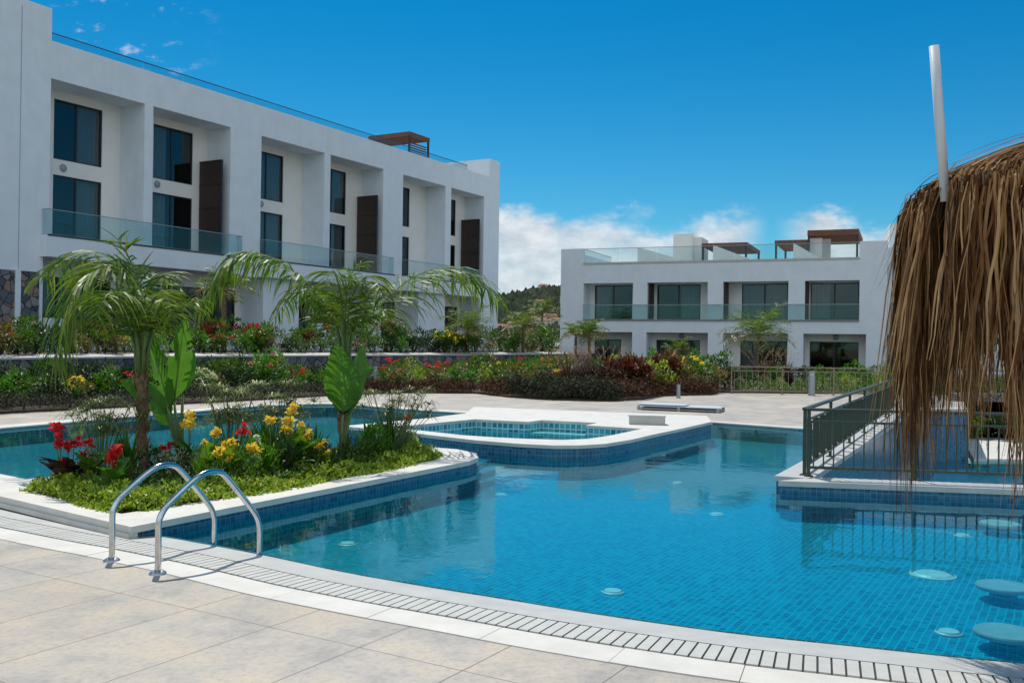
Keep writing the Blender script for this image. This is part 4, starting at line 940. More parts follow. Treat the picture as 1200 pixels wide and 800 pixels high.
def stems(n, rx, h):
    mb = MB()
    for i in range(n):
        a = U(0, 2*pi); r_ = rx*U(.2, .7); mb.tube([(0, 0, 0), (r_*.4*cos(a), r_*.4*sin(a), h*.4), (r_*cos(a), r_*sin(a), h*.85)], [.014, .01, .004], 5)
    return mb
def bloom(mb, c, r_, n=14):
    for i in range(n):
        d = rdir(-.4); mb.leaf(c+d*r_*U(.0, .4), d+Vector((0, 0, U(-.2, .5))), r_*U(.8, 1.3), r_*U(.7, 1.1), fold=.3)
def blooms(n, rx, rz, r_, base=0, petals=9, low=.55):
    mb = MB()
    for i in range(n):
        d = rdir(.05); bloom(mb, Vector((d.x*rx, d.y*rx, base+rz*(low+(1.05-low)*d.z))), r_*U(.7, 1.2), petals)
    return mb
def blade_clump(n, h, spread, w_, droop=.6, base_r=.05, seg=5):
    mb = MB()
    for i in range(n):
        a = U(0, 2*pi); o = Vector((cos(a), sin(a), 0)); side = Vector((-sin(a), cos(a), 0)); k = U(.6, 1.1); s_ = spread*U(.2, 1)
        p0 = o*base_r*rnd(); pts = [p0+o*(s_*t**1.5)+Vector((0, 0, h*k*(t-droop*t*t*.5*(s_/spread+.2)))) for t in [j/seg for j in range(seg+1)]]
        mb.ribbon(pts, (side+Vector((0, 0, U(-.3, .3)))).normalized(), [w_*(.5+.6*sin(pi*min(.9, j/seg+.15)))*(1 if j < seg else .1) for j in range(seg+1)])
    return mb
def broad_leaf(mb, p0, d0, Lf, Wf, droop=.5, torn=0, curl=.25, seg=26, stalk=0, mi=0, side=None):
    """one broad arching leaf with a midrib fold; p0 base, d0 first direction"""
    d = d0.normalized(); p = p0.copy(); pts = [p.copy()]; ds = [d.copy()]
    for i in range(seg):
        d = (d+Vector((0, 0, -droop/seg))).normalized(); p = p+d*(Lf/seg); pts.append(p.copy()); ds.append(d.copy())
    sd_ = side or d0.cross(Vector((0, 0, 1))); sd_ = sd_.normalized() if sd_.length > .05 else Vector((1, 0, 0))
    for sg in (-1, 1):
        vs = []
        for i, (p, d) in enumerate(zip(pts, ds)):
            t = i/seg; wv = Wf*.5*(sin(pi*min(1, t**.75))**.7+.02)*(1-.15*rnd()*torn); nn = sd_.cross(d).normalized()
            if nn.z < 0: nn = -nn
            rb_ = (.006 if i % 2 else -.006)*min(1, Wf/.3); ed_ = 1+.07*sin(i*1.9+sg)*(torn > 0)
            vs += [p, p+sd_*sg*wv*.5+nn*(curl*wv*.6+rb_), p+sd_*sg*wv*ed_+nn*(curl*wv*(.75+.5*sin(i*.5))+rb_)+d*.10*Wf]
        fs = []
        for i in range(seg):
            gap_ = torn and 3 < i < seg-3 and rnd() < torn*.28
            fs.append((3*i, 3*i+1, 3*i+4, 3*i+3))
            if not gap_: fs.append((3*i+1, 3*i+2, 3*i+5, 3*i+4))
        mb.add(vs, fs, mi)
def frond(mb, st, pts, nl, ll, lw, grav=.55, droopy=1.0, V=.35, seg=5, r0=.014, tip=.35, start=.12):
    """palm frond: a rachis along pts with paired leaflets"""
    pts = [Vector(p) for p in pts]; sm = smooth_pts([tuple(p) for p in pts], 6); n = len(sm)
    cum = [0]
    for a, b_ in zip(sm, sm[1:]): cum.append(cum[-1]+(b_-a).length)
    Lt = cum[-1]; st.tube(sm, [r0*(1-.85*i/(n-1)) for i in range(n)], 5)
    j = 0
    for k in range(nl):
        t = start+(1-start)*(k+rnd()*.7)/nl; s_ = t*Lt
        while j < n-2 and cum[j+1] < s_: j += 1
        p = sm[j].lerp(sm[j+1], min(1, max(0, (s_-cum[j])/(cum[j+1]-cum[j]+1e-6)))); d = (sm[j+1]-sm[j]).normalized()
        s0_ = d.cross(Vector((0, 0, 1))); s0_ = s0_.normalized() if s0_.length > .1 else Vector((1, 0, 0)); up = s0_.cross(d)
        Ll = ll*(.35+.9*sin(pi*(.12+.78*t)))*U(.85, 1.12)
        for sg in (-1, 1):
            gk = U(.6, 1.25)
            v = (s0_*sg*U(.6, 1)+d*U(.15, .7)+up*V*U(-.5, 1.2)).normalized(); q = p.copy(); lp = [q.copy()]
            for i in range(seg):
                v = (v+Vector((U(-.06, .06), U(-.06, .06), -grav*gk*droopy*(.25+1.1*i/seg)*.55))).normalized(); q = q+v*Ll/seg; lp.append(q.copy())
            wd = d-v*d.dot(v); wd = wd.normalized() if wd.length > .1 else s0_
            wd = (wd+Vector((U(-.55, .55), U(-.55, .55), U(-.4, .4)))); wd = (wd-v*wd.dot(v)).normalized()
            mb.ribbon(lp, wd, [lw*w_ for w_ in ([.5, 1, 1, .8, .5, .06] if seg == 5 else [.6, 1, .7, .06])])
def thing(kind, loc, parts, rz=0, sc=1):
    """parts: [(name, mesh)] ; single part -> one mesh object"""
    if len(parts) == 1:
        o = link(kind, parts[0][1], None, loc)
    else:
        o = empty(kind, loc)
        for nm, me in parts: link(nm, me, o)
    o.rotation_euler[2] = rz; o.scale = (sc,)*3 if isinstance(sc, (int, float)) else sc
    return o
# ---- prototypes for the beds
PR = {}
def bush(key, name, desc, leafm, n=650, rx=.5, rz=.75, ls=.10, lw=.05, fl=None, **k):
    out = []
    for v in range(2):
        parts = [('foliage', foliage(n, rx, rz, ls, lw, **k).mesh('foliage', leafm))]
        if fl and fl[1] > 20: parts.append(('flower', blooms(fl[1], rx*.8, rz, fl[2]).mesh('flower', fl[0])))
        elif fl:
            for _ in range(fl[1]): parts.append(('flower', blooms(1, rx*.8, rz, fl[2]).mesh('flower', fl[0])))
        parts.append(('stem', stems(6, rx, rz).mesh('stem', 'twig')))
        out.append(parts)
    PR[key] = (name, desc, out)
bush('green', 'shrub', 'mid green leafy shrub', 'g_mid')
bush('bright', 'shrub', 'bright green leafy shrub', 'g_bright')
bush('dark', 'shrub', 'dark green leafy shrub', 'g_dark', 800)
bush('lime', 'shrub', 'lime green leafy shrub', 'g_lime')
bush('olive', 'shrub', 'olive brown leafy shrub', 'olive')
bush('red', 'shrub', 'dark red leafy shrub', 'redleaf', ls=.12, lw=.07)
bush('greenred', 'flowering_shrub', 'green shrub with red flowers', 'g_mid', fl=('f_red', 7, .07))
bush('greenpink', 'flowering_shrub', 'green shrub with pink flowers', 'g_bright', fl=('f_pink', 6, .08))
bush('greenyellow', 'flowering_shrub', 'green shrub with yellow flowers', 'g_mid', fl=('f_yellow', 12, .07))
bush('oliveorange', 'flowering_shrub', 'olive shrub with orange flowers', 'olive', fl=('f_orange', 8, .055))
bush('greenblue', 'flowering_shrub', 'green shrub with blue flowers', 'g_mid', fl=('f_blue', 5, .07))
bush('whiteflower', 'flowering_shrub', 'rounded bush covered with tiny white flowers', 'g_mid', 700, .55, .6, .06, .035, fl=('f_white', 150, .028))
def grassproto(key, name, desc, leafm, n, h, sp, w_, plume=None, droop=.9):
    out = []
    for v in range(2):
        parts = [('blades', blade_clump(n, h, sp, w_, droop).mesh('blades', leafm))]
        if plume:
            mb = MB()
            for i in range(plume):
                a = U(0, 2*pi); o = Vector((cos(a), sin(a), 0)); s_ = sp*U(.3, .9)
                q = [o*(s_*t**1.5)+Vector((0, 0, h*1.35*(t-.25*t*t))) for t in (0, .3, .6, .8, 1)]
                mb.tube(q[:4], .003, 3)
                for j in range(26):
                    t = .68+.36*j/26; c = o*(s_*t**1.5)+Vector((0, 0, h*1.35*(t-.25*t*t))); mb.leaf(c, rdir(-.2)+Vector((0, 0, .4)), .045, .012)
            parts.append(('plume', mb.mesh('plume', 'plume')))
        out.append(parts)
    PR[key] = (name, desc, out)
grassproto('fountain', 'fountain_grass', 'purple fountain grass with pale plumes', 'purple', 260, .95, .75, .016, 11)
grassproto('strap', 'lily_clump', 'clump of bright green strap leaves', 'g_bright', 60, .6, .32, .05, None, .35)
grassproto('spiky', 'yellow_plant', 'spiky yellow leaved plant', 'g_lime', 40, .6, .45, .06, None, .3)
PR['lily'] = ('lily_clump', 'strap leaved clump with yellow flowers', [[('blades', blade_clump(60, .55, .35, .04, .5).mesh('blades', 'g_mid')), *[('flower', blooms(1, .22, .62, .07).mesh('flower', 'f_yellow')) for _q in range(7)]] for _ in range(2)])
PR['lilyred'] = ('canna_plant', 'broad leaved canna with red flowers', [[('blades', blade_clump(26, .75, .35, .12, .35).mesh('blades', 'g_bright')), *[('flower', blooms(1, .15, .85, .09).mesh('flower', 'f_red')) for _q in range(4)]] for _ in range(2)])
ZONE = {}
def plant(key, x, y, z, sc, zone):
    name, desc, vs = PR[key]; o = thing(name, (x, y, z), random.choice(vs), U(0, 6.28), sc*U(.88, 1.12)*(1.2 if zone == Z3 else 1.08))
    px = x/max(y, .1); ZONE.setdefault((zone, desc, name), []).append((px, o)); return o
def pick(ws):
    t = rnd()*sum(w_ for _, w_ in ws)
    for k, w_ in ws:
        t -= w_
        if t <= 0: return k
    return ws[-1][0]
def bedrow(px0, px1, n, D0, D1, ws, zone, z=.05, sc=1, zf=None, jit=.35):
    for i in range(n):
        t = (i+.5+U(-jit, jit))/n; px = px0+(px1-px0)*t; D = D0+(D1-D0)*t+U(-.35, .35)
        x = (px-600)/F*D; zz = zf(x, D) if zf else z
        plant(pick(ws), x, D, zz, sc, zone)
# line of a zone in front of the wall: interpolate the wall's distance from the image column
def wallD(px):
    xs = [-260, 0, 150, 300, 430, 550, 666]; ds = [17.5, 23, 27, 31, 35.5, 40, 44.5]
    for a, b_, c, d in zip(xs, xs[1:], ds, ds[1:]):
        if px <= b_: return c+(d-c)*(px-a)/(b_-a)
    return ds[-1]
def row_at(pxs, dD, ws, zone, z, sc):
    for px in pxs:
        px += U(-5, 5); D = wallD(px)+dD+U(-.3, .3); plant(pick(ws), (px-600)/F*D, D, z, sc*U(.8, 1.15), zone)
Z1 = 'below the stone wall'; Z2 = 'above the stone wall'; Z3 = 'in the bed behind the spa'; Z4 = 'behind the tan railing'
wA = [('green', 4), ('dark', 4), ('bright', 3), ('greenred', 2), ('greenpink', 1), ('lilyred', 1), ('oliveorange', 1)]
row_at(range(-20, 430, 21), -.9, [('green', 3), ('dark', 5), ('bright', 2), ('olive', 1)], Z1, .05, 1.05)
row_at(range(-10, 430, 26), -1.8, [('green', 2), ('dark', 3), ('bright', 2), ('lilyred', 1), ('olive', 2), ('lily', 1)], Z1, .05, .8)
row_at((232,), -2.2, [('whiteflower', 1)], Z1, .05, 1.35)
row_at((310,), -1.9, [('greenpink', 1)], Z1, .05, 1.25)
row_at((85,), -2.4, [('lily', 1)], Z1, .05, .9)
wB = [('green', 3), ('bright', 3), ('lilyred', 2), ('greenred', 2), ('olive', 3), ('lime', 2), ('oliveorange', 2), ('greenyellow', 1), ('greenblue', .6), ('greenpink', .5)]
row_at(range(455, 660, 17), -1.2, wB, Z1, .05, 1.0)
row_at(range(450, 640, 17), -3.2, wB, Z1, .05, .95)
row_at(range(452, 600, 17), -5.6, wB, Z1, .05, .85)
row_at(range(-20, 660, 17), .9, [('green', 4), ('bright', 2), ('dark', 2), ('olive', 3), ('greenred', 1.4), ('oliveorange', 1), ('lime', 1)], Z2, 1.1, .82)
row_at(range(-20, 660, 20), 2.4, [('green', 4), ('dark', 3), ('greenred', 1), ('olive', 2), ('red', 1)], Z2, 1.1, 1.15)
row_at((590, 600, 615, 630, 645), 6, [('dark', 1), ('green', 1)], Z2, 1.1, 1.5)
for px in (291, 300, 309): row_at((px,), 1.3, [('greenred', 1)], Z2, 1.1, 1.1)
for px in (517, 530): row_at((px,), .8, [('greenyellow', 1)], Z2, 1.1, 1.1)
row_at((172,), .7, [('whiteflower', 1)], Z2, 1.1, .8)
wC = [('fountain', 2), ('olive', 3), ('red', 3), ('green', 2), ('lime', 1), ('oliveorange', 1.5), ('greenyellow', .7)]
for px, D, k, sc in ((612, 31, 'olive', 1), (628, 32, 'bright', 1.1), (645, 31.5, 'oliveorange', 1.1), (655, 30.2, 'lily', 1.0), (648, 29.3, 'strap', .9), (662, 29.3, 'strap', .9), (668, 30.4, 'fountain', 1.15), (690, 30.2, 'fountain', 1.3), (712, 30.4, 'fountain', 1.25), (684, 33, 'fountain', 1.2), (730, 30.6, 'red', 1.1), (745, 30.8, 'red', 1.15), (757, 31.5, 'olive', 1.1), (768, 32.0, 'lime', .9), (785, 31.8, 'spiky', 1.05), (775, 33.5, 'red', 1.2), (795, 33.5, 'olive', 1.2), (810, 32.8, 'olive', 1.0), (822, 33.4, 'green', 1.0), (838, 34, 'oliveorange', 1.0), (806, 34.6, 'greenyellow', 1.2), (850, 35, 'dark', 1.1), (842, 36.5, 'green', 1.2), (700, 36, 'green', 1.1), (725, 36, 'lime', 1), (750, 37, 'green', 1.2), (770, 38, 'bright', 1.3), (672, 35, 'olive', 1.1), (640, 34.5, 'green', 1.1), (655, 37, 'olive', 1.2), (817, 38, 'bright', 1.4), (615, 34, 'greenred', 1.0), (790, 36.5, 'oliveorange', 1.2), (735, 34, 'olive', 1.2), (758, 34.5, 'fountain', 1.0)):
    plant(k, (px-600)/F*D, D, .05, sc, Z3)
for i in range(18):
    px = 864+i*14+U(-4, 4); D = U(34.5, 37.5); plant(pick([('green', 2), ('bright', 3), ('lime', 2), ('dark', 1), ('olive', 1)]), (px-600)/F*D, D, .02, U(.45, .75), Z4)
for i in range(16):
    px = 862+i*16; D = U(39, 43); plant(pick([('green', 2), ('bright', 2), ('fountain', 1), ('dark', 1)]), (px-600)/F*D, D, .05, U(.7, 1.0), Z4)
for px, D in ((890, 44), (905, 44), (922, 44)): plant('fountain', (px-600)/F*D, D, .05, 1.3, Z4)
for i in range(12):
    x = 14.5+i*.75; plant(pick([('green', 2), ('lime', 1), ('bright', 2), ('dark', 1)]), x, 30.8+U(-.2, .6), .0, .75, 'behind the thatch')
for i in range(9):
    plant(pick([('green', 2), ('bright', 2), ('dark', 1)]), 14.3+i*.8, 29.35+U(-.15, .15), LZ, .95, 'on the lower deck')
# ---- low carpets nobody could count
def carpet(name, pts_fn, n, ls, lw, mat, label, hz_=.16, **k):
    mb = MB()
    for i in range(n):
        x, y, z, hh = pts_fn(); p = Vector((x, y, z+hh*rnd()**.6)); mb.leaf(p, rdir(.0)+Vector((0, 0, .35)), ls*U(.6, 1.3), lw*U(.6, 1.3), fold=U(-.1, .3))
    o = mb.build(name, mat); tag(o, label, 'ground cover', None, 'stuff'); return o
def along_poly(poly, depth, hh, z=.05):
    P_ = [Vector(p) for p in poly]; cl_ = [0]
    for a, b_ in zip(P_, P_[1:]): cl_.append(cl_[-1]+(b_-a).length)
    def f():
        s_ = rnd()*cl_[-1]
        for i in range(len(P_)-1):
            if cl_[i+1] >= s_: break
        a, b_ = P_[i], P_[i+1]; t = (b_-a).normalized(); p = a+t*(s_-cl_[i]); nrm = Vector((-t.y, t.x)); q = depth*rnd()-.12+.05*sin(s_*3.1)
        p = p+nrm*q; bumpy = .75+.3*sin(s_*2.3)*sin(s_*.7+1)+.2*sin(s_*5+q*4)
        return p.x, p.y, z, hh*max(.3, bumpy+.35*sin(s_*11+q*17)*sin(s_*7.3-q*9))*min(1, (q+.2)/.25)
    return f
carpet('ground_cover', along_poly([(-12.5, 16.3), (-10.6, 19.83), (-6.82, 25.53), (-4.9, 28.9)], 1.0, .30), 15000, .06, .04, 'cover', 'low dark bronze ground cover edging the bed below the stone wall')
carpet('ground_cover', along_poly([(-4.9, 28.9), (-3.6, 30.2), (-1.15, 30.6), (-.3, 29.2)], 1.3, .35), 9000, .08, .055, 'cover_red', 'low reddish ground cover along the middle of the far bed')
carpet('ground_cover', along_poly([(-.25, 28.9), (1.2, 27.5), (2.81, 27.3), (3.2, 27.8)], 2.2, .52), 17000, .08, .055, 'cover', 'thick dark ground cover at the front of the bed behind the spa')
carpet('ground_cover', along_poly([(3.1, 27.7), (3.9, 28.4), (4.8, 30.6), (6.66, 31.8), (7.1, 33)], 1.8, .45), 13000, .08, .055, 'cover_red', 'red brown ground cover at the right tip of the far bed')
carpet('ground_cover', along_poly([(8.0, 33.6), (12, 33.2), (17, 32.8)], 1.2, .3), 5000, .08, .055, 'g_mid', 'green ground cover along the tan railing')

# ---- small palms in the beds
def small_palm(x, y, z, th, n, fl, mats=('palm_leaf', 'palm_leaf_dry'), lean=0, seed=0, drp=1.0, tr=.05):
    random.seed(seed); t = empty('palm_tree', (x, y, z))
    tp_ = Vector((lean, 0, th))
    MB().tube([(0, 0, 0), (lean*.3, 0, th*.4), (lean*.7, 0, th*.75), tp_], [tr*1.3, tr, tr*.95, tr*.8], 10).build('trunk', 'trunk', t, smooth=True)
    lv = MB(); dl = MB(); st_ = MB()
    for i in range(n):
        a = 2.399*i+U(-.2, .2); e = 1.25-1.15*(i/n); o = Vector((cos(a), sin(a), 0)); Lf = fl*U(.85, 1.1)
        d = (o*cos(e)+Vector((0, 0, sin(e)))).normalized(); q = tp_.copy(); pts = [q.copy()]
        for k in range(5):
            q = q+d*Lf/5; pts.append(q.copy()); d = (d+Vector((0, 0, -.30*drp))).normalized()
        frond(dl if i > n-5 else lv, st_, pts, 26, fl*.36, .030, .5, 1.0, seg=3, r0=.012)
    lv.build('crown', mats[0], t); dl.build('old_fronds', mats[1], t); st_.build('frond_stems', 'stalk', t); return t
for i, (px, pyb, D, th, n, fl, lab, sd_) in enumerate((
    (548, 415, 41, 1.4, 14, 1.4, 'small palm on the terrace below the far end of the left building', 1),
    (613, 412, 43, 1.0, 13, 1.2, 'small palm on the terrace in front of the gap between the buildings', 2),
    (634, 400, 52, 1.5, 11, 1.2, 'farther palm with a bright crown left of the white building', 9),
    (674, 425, 41, 1.25, 11, .85, 'left one of the twin small palms by the white building corner', 3),
    (692, 428, 38, 1.3, 12, .9, 'right one of the twin small palms by the white building corner', 4),
    (795, 428, 42, 1.0, 10, .8, 'small dark palm between the ground floor windows of the white building', 5),
    (887, 425, 41, 1.3, 16, 1.75, 'wide palm with browning fronds before the white building', 6))):
    p = at(px, pyb, D); z0 = 1.1 if i in (0, 1) else .05
    if i == 2: z0 = .8
    top_z = {0: 388, 1: 385, 2: 366, 3: 393, 4: 391, 5: 411, 6: 393}[i]; th = at(px, top_z, D).z-z0
    tag(small_palm(p.x, p.y, z0, th, n, fl, lean=U(-.1, .1), seed=sd_, tr=.07), lab, 'palm', 'small palms in the far beds')
# dark slim palm on the terrace by the left building
p = at(262, 405, 34); tag(small_palm(p.x, p.y, 1.1, .9+at(262, 352, 34).z-1.6, 12, 1.2, seed=8, tr=.09), 'palm with a dark trunk in front of the left building windows', 'palm', 'small palms in the far beds')
p = at(452, 405, 39); tag(small_palm(p.x, p.y, 1.1, at(452, 385, 39).z-1.1, 12, 1.1, ('palm_leaf_dry', 'palm_leaf_dry'), seed=18, tr=.08), 'drooping brownish palm behind the middle of the stone wall', 'palm', 'small palms in the far beds')

# ---- large palms of the island planter
random.seed(31)
def big_palm(base, top, Dcrown, fr, label, tr=(.068, .055), extra=9, elen=1.3, seed=1, sheath=.5):
    random.seed(seed); t = empty('palm_tree', base); tag(t, label, 'palm', 'palms in the pool planter')
    T_ = top-base; n = 14; mb = MB()
    pts = [T_*(i/n)+Vector((.02*sin(i*.8), 0, 0)) for i in range(n+1)]
    mb.tube(pts, [tr[0]*(1.25 if i == 0 else 1)*(1-.0*i)+(.008 if i % 2 else -.004)+(tr[1]-tr[0])*i/n for i in range(n+1)], 12)
    for i in range(60):                             # ragged fibres and leaf scars
        k = rnd(); a = U(0, 6.28); r_ = tr[0]+(tr[1]-tr[0])*k; p = T_*k; mb.leaf(p+Vector((cos(a)*r_, sin(a)*r_, 0)), Vector((cos(a)*.25, sin(a)*.25, U(.6, 1))), .13, .05)
    mb.build('trunk', 'trunk', t, smooth=False)
    cs = MB(); cs.tube([T_, T_+Vector((0, 0, sheath*.5)), T_+Vector((0, 0, sheath))], [tr[1]*1.15, tr[1]*.9, .03], 10)
    for i in range(7):
        a = i*.9; cs.tube([T_+Vector((cos(a)*.04, sin(a)*.04, -.03)), T_+Vector((cos(a)*.07, sin(a)*.07, sheath*.6)), T_+Vector((cos(a)*.16, sin(a)*.16, sheath*1.3))], [.028, .022, .012], 6)
    cs.build('crownshaft', 'stalk', t, smooth=True)
    lv = MB(); st_ = MB(); c = T_+Vector((0, 0, sheath*.7))
    for pts, nl, ll, kw in fr:
        frond(lv, st_, [c]+[p-base for p in pts], int(nl*1.0), ll*.88, .025, **dict(dict(grav=1.0, V=.2), **kw))
    for i in range(extra):
        a = 2.4*i+U(-.3, .3); e = U(.5, 1.35); o = Vector((cos(a), sin(a), 0)); Lf = elen*U(.7, 1.05); d = (o*cos(e)+Vector((0, 0, sin(e)))).normalized(); q = c.copy(); pp = [q.copy()]
        for k in range(5):
            q = q+d*Lf/5; pp.append(q.copy()); d = (d+Vector((0, 0, -.22))).normalized()
        frond(lv, st_, pp, 30, .42, .028, grav=.6, r0=.011)
    lv.build('crown', 'palm_leaf', t); st_.build('frond_stems', 'stalk', t); return t
b_ = G(168, 556, .06); D = b_.y
tp1 = at(166, 440, D)
fr1 = [([at(160, 360, D), at(140, 318, D-.1), at(112, 317, D-.3), at(85, 350, D-.45), at(62, 425, D-.6)], 62, .80, {}),
       ([at(158, 340, D+.1), at(128, 300, D+.3), at(88, 300, D+.5), at(50, 325, D+.6)], 50, .62, {}),
       ([at(165, 345, D), at(150, 300, D), at(142, 288, D-.1), at(138, 280, D-.1)], 34, .5, {'grav': .2}),
       ([at(170, 350, D+.2), at(178, 325, D+.4), at(194, 322, D+.6), at(212, 340, D+.7)], 38, .42, {'grav': .6}),
       ([at(160, 370, D-.2), at(146, 350, D-.6), at(126, 345, D-1.0), at(112, 375, D-1.2)], 40, .58, {}),
       ([at(172, 370, D-.2), at(184, 345, D-.4), at(196, 350, D-.6), at(204, 375, D-.7)], 34, .36, {'grav': .6})]
big_palm(b_, tp1, D, fr1, 'left tall palm of the pool planter with a long frond drooping to the left', seed=4, extra=3, elen=.9)
b_ = G(402, 538, .06); D = b_.y
tp2 = at(404, 430, D)
fr2 = [([at(392, 372, D), at(358, 330, D), at(318, 302, D-.1), at(278, 300, D-.2), at(238, 352, D-.3)], 74, .80, {}),
       ([at(398, 360, D+.2), at(375, 340, D+.4), at(345, 345, D+.6), at(322, 372, D+.7)], 38, .5, {}),
       ([at(405, 355, D), at(410, 325, D), at(418, 312, D), at(425, 308, D)], 42, .5, {'grav': .35}),
       ([at(412, 350, D-.1), at(428, 325, D-.3), at(442, 330, D-.5), at(450, 350, D-.6)], 36, .46, {}),
       ([at(400, 350, D-.2), at(394, 325, D-.5), at(388, 318, D-.8), at(380, 335, D-1.1)], 36, .45, {}),
       ([at(418, 388, D+.2), at(445, 358, D+.6), at(490, 322, D+1.1), at(540, 318, D+1.5), at(583, 352, D+1.8)], 74, .86, {})]
big_palm(b_, tp2, D, fr2, 'right tall palm of the pool planter with fronds arching to both sides', seed=6, extra=2, elen=.8, tr=(.068, .055))

# ---- broad leaved plants
def broad(base, leaves, label, seed):
    random.seed(seed); t = empty('banana_plant', base); tag(t, label, 'banana plant', 'broad leaved plants in the pool planter'); 
    st_ = MB(); j = 0
    for (q0, q1, Wf, dr, side, torn) in leaves:
        a, b_ = q0-base, q1-base; st_.tube([(0, 0, 0), a*.5+Vector((0, 0, .04)), a], [.035, .024, .014], 8)
        mb = MB(); d = (b_-a); Lf = d.length; broad_leaf(mb, a, d.normalized()+Vector((0, 0, dr*.5)), Lf*1.03, Wf, dr, torn, side=side)
        st_.tube([a+d*k/6+Vector((0, 0, dr*.5*Lf*(k/6)*(1-k/6))) for k in range(7)], [.012*(1-k/7) for k in range(7)], 5)
        mb.build('leaf', 'banana', t, smooth=True)
    st_.build('stem', 'stalk', t, smooth=True)
b_ = G(212, 550, .06); D = b_.y; SX = Vector((1, .15, 0)).normalized(); SD = Vector((.9, -.2, .45)).normalized()
broad(b_, [(at(204, 470, D), at(216, 378, D-.1), .30, .15, SX, .6), (at(200, 482, D-.1), at(174, 398, D-.3), .34, .3, Vector((.5, -.3, .6)).normalized(), .5),
           (at(196, 484, D-.2), at(146, 446, D-.5), .26, .6, Vector((.2, .3, .9)).normalized(), 0), (at(200, 500, D), at(176, 450, D+.1), .28, .3, SD, .3),
           (at(214, 460, D+.1), at(226, 415, D+.3), .18, .2, SX, 0)], 'left broad leaved banana plant beside the tall palm', 3)
b_ = G(398, 546, .06); D = b_.y
broad(b_, [(at(402, 486, D-.1), at(396, 410, D-.25), .44, .05, Vector((1, -.1, 0)).normalized(), .15), (at(412, 480, D), at(424, 408, D+.1), .26, .15, Vector((.8, .5, .2)).normalized(), .3),
           (at(408, 485, D), at(412, 425, D+.15), .22, .1, SX, 0)], 'right broad leaved banana plant with one wide shiny upright leaf', 5)

# ---- papyrus, cannas, bushes and edging in the planter
random.seed(77)
def papyrus(px, py, hs, n, label, spread=.5):
    b_ = G(px, py, .06); t = empty('papyrus_plant', b_); tag(t, label, 'papyrus', 'papyrus clumps in the pool planter'); st_ = MB(); rays = MB()
    for i in range(n):
        a = U(0, 6.28); r_ = spread*U(.1, 1); h = hs*U(.6, 1.08); tip = Vector((r_*cos(a), r_*sin(a)*.6, h))
        st_.tube([(r_*.25*cos(a), r_*.15*sin(a), 0), (tip.x*.5, tip.y*.5, h*.5), tuple(tip)], [.007, .006, .004], 5)
        for k in range(22):
            d = Vector((cos(k*2.4), sin(k*2.4), U(-.15, .7))).normalized(); Lr = U(.11, .22); side = d.cross(Vector((0, 0, 1))).normalized()
            rays.ribbon([tip, tip+d*Lr*.6+Vector((0, 0, .01)), tip+d*Lr-Vector((0, 0, Lr*.35))], side, [.010, .012, .001])
    rays.build('rays', 'papyrus', t); st_.build('stem', 'stalk', t)
papyrus(118, 558, .80, 34, 'papyrus clump left of the tall left palm', .55)
papyrus(272, 556, .95, 30, 'papyrus clump between the two banana plants', .5)
papyrus(330, 548, .95, 26, 'papyrus clump just left of the right banana plant', .45)
papyrus(458, 537, .85, 30, 'papyrus clump at the right end of the planter', .5)
def canna(px, py, heads, leafm, fm, label, nl=7, lw=.16):
    b_ = G(px, py, .06); t = empty('canna_plant', b_); tag(t, label, 'canna', 'cannas flowering in the pool planter'); st_ = MB(); lf = MB()
    for hx_, hy_, r_ in heads:
        hp = at(hx_, hy_, b_.y+U(-.1, .1))-b_; st_.tube([(U(-.04, .04), U(-.04, .04), 0), (hp.x*.4, hp.y*.5, hp.z*.5), tuple(hp)], [.010, .008, .005], 6)
        fb = MB()
        for j in range(5): bloom(fb, hp+Vector((U(-1, 1), U(-.5, .5), U(-1.3, .9)))*r_*.75, r_*.72, 12)
        fb.build('flower', fm, t)
    hm = max(at(hx_, hy_, b_.y).z for hx_, hy_, _ in heads)-.06
    for i in range(nl):
        a = U(0, 6.28); d = Vector((cos(a)*.6, sin(a)*.6, U(.6, 1.2))); broad_leaf(lf, Vector((0, 0, hm*U(.05, .45))), d, min(.45, hm*.6)*U(.8, 1.2), lw*U(.7, 1.1), U(.4, .9), 0, seg=8)
    lf.build('foliage', leafm, t, smooth=True); st_.build('stem', 'stalk', t)
canna(72, 574, [(64, 507, .075), (70, 516, .07)], 'purple', 'f_red', 'leftmost red canna with bronze leaves', 8)
canna(84, 572, [(87, 520, .07), (78, 522, .05), (69, 547, .07)], 'purple', 'f_red', 'second red canna from the left with bronze leaves', 8)
canna(132, 584, [(130, 533, .085), (131, 541, .06)], 'g_bright', 'f_red', 'red canna with fresh green leaves near the front corner', 8)
canna(196, 566, [(193, 526, .06), (192, 536, .04)], 'g_mid', 'f_red', 'small red canna between the palm and the handrail', 4)
canna(222, 560, [(221, 491, .075), (223, 498, .05)], 'g_mid', 'f_yellow', 'yellow canna beside the left banana plant', 6)
canna(264, 574, [(267, 517, .07), (262, 531, .075), (268, 535, .05)], 'g_bright', 'f_yellow', 'tall double yellow canna left of centre', 7)
canna(246, 572, [(241, 541, .06), (250, 543, .06), (240, 517, .03)], 'g_mid', 'f_yellow', 'low yellow canna above the handrails', 6)
canna(298, 570, [(297, 526, .075)], 'g_bright', 'f_yellow', 'single yellow canna before the papyrus', 7)
canna(318, 562, [(316, 492, .065)], 'g_mid', 'f_yellow', 'yellow canna head left of the tallest pair', 5)
canna(340, 560, [(340, 481, .07), (338, 497, .08), (336, 505, .05)], 'g_mid', 'f_yellow', 'tallest yellow canna with two heads', 7)
canna(358, 556, [(357, 501, .07), (358, 510, .05)], 'g_bright', 'f_yellow', 'yellow canna next to the wide shiny leaf', 6)
canna(285, 564, [(284, 502, .06)], 'g_mid', 'f_red', 'dark red canna among the yellow ones', 4)
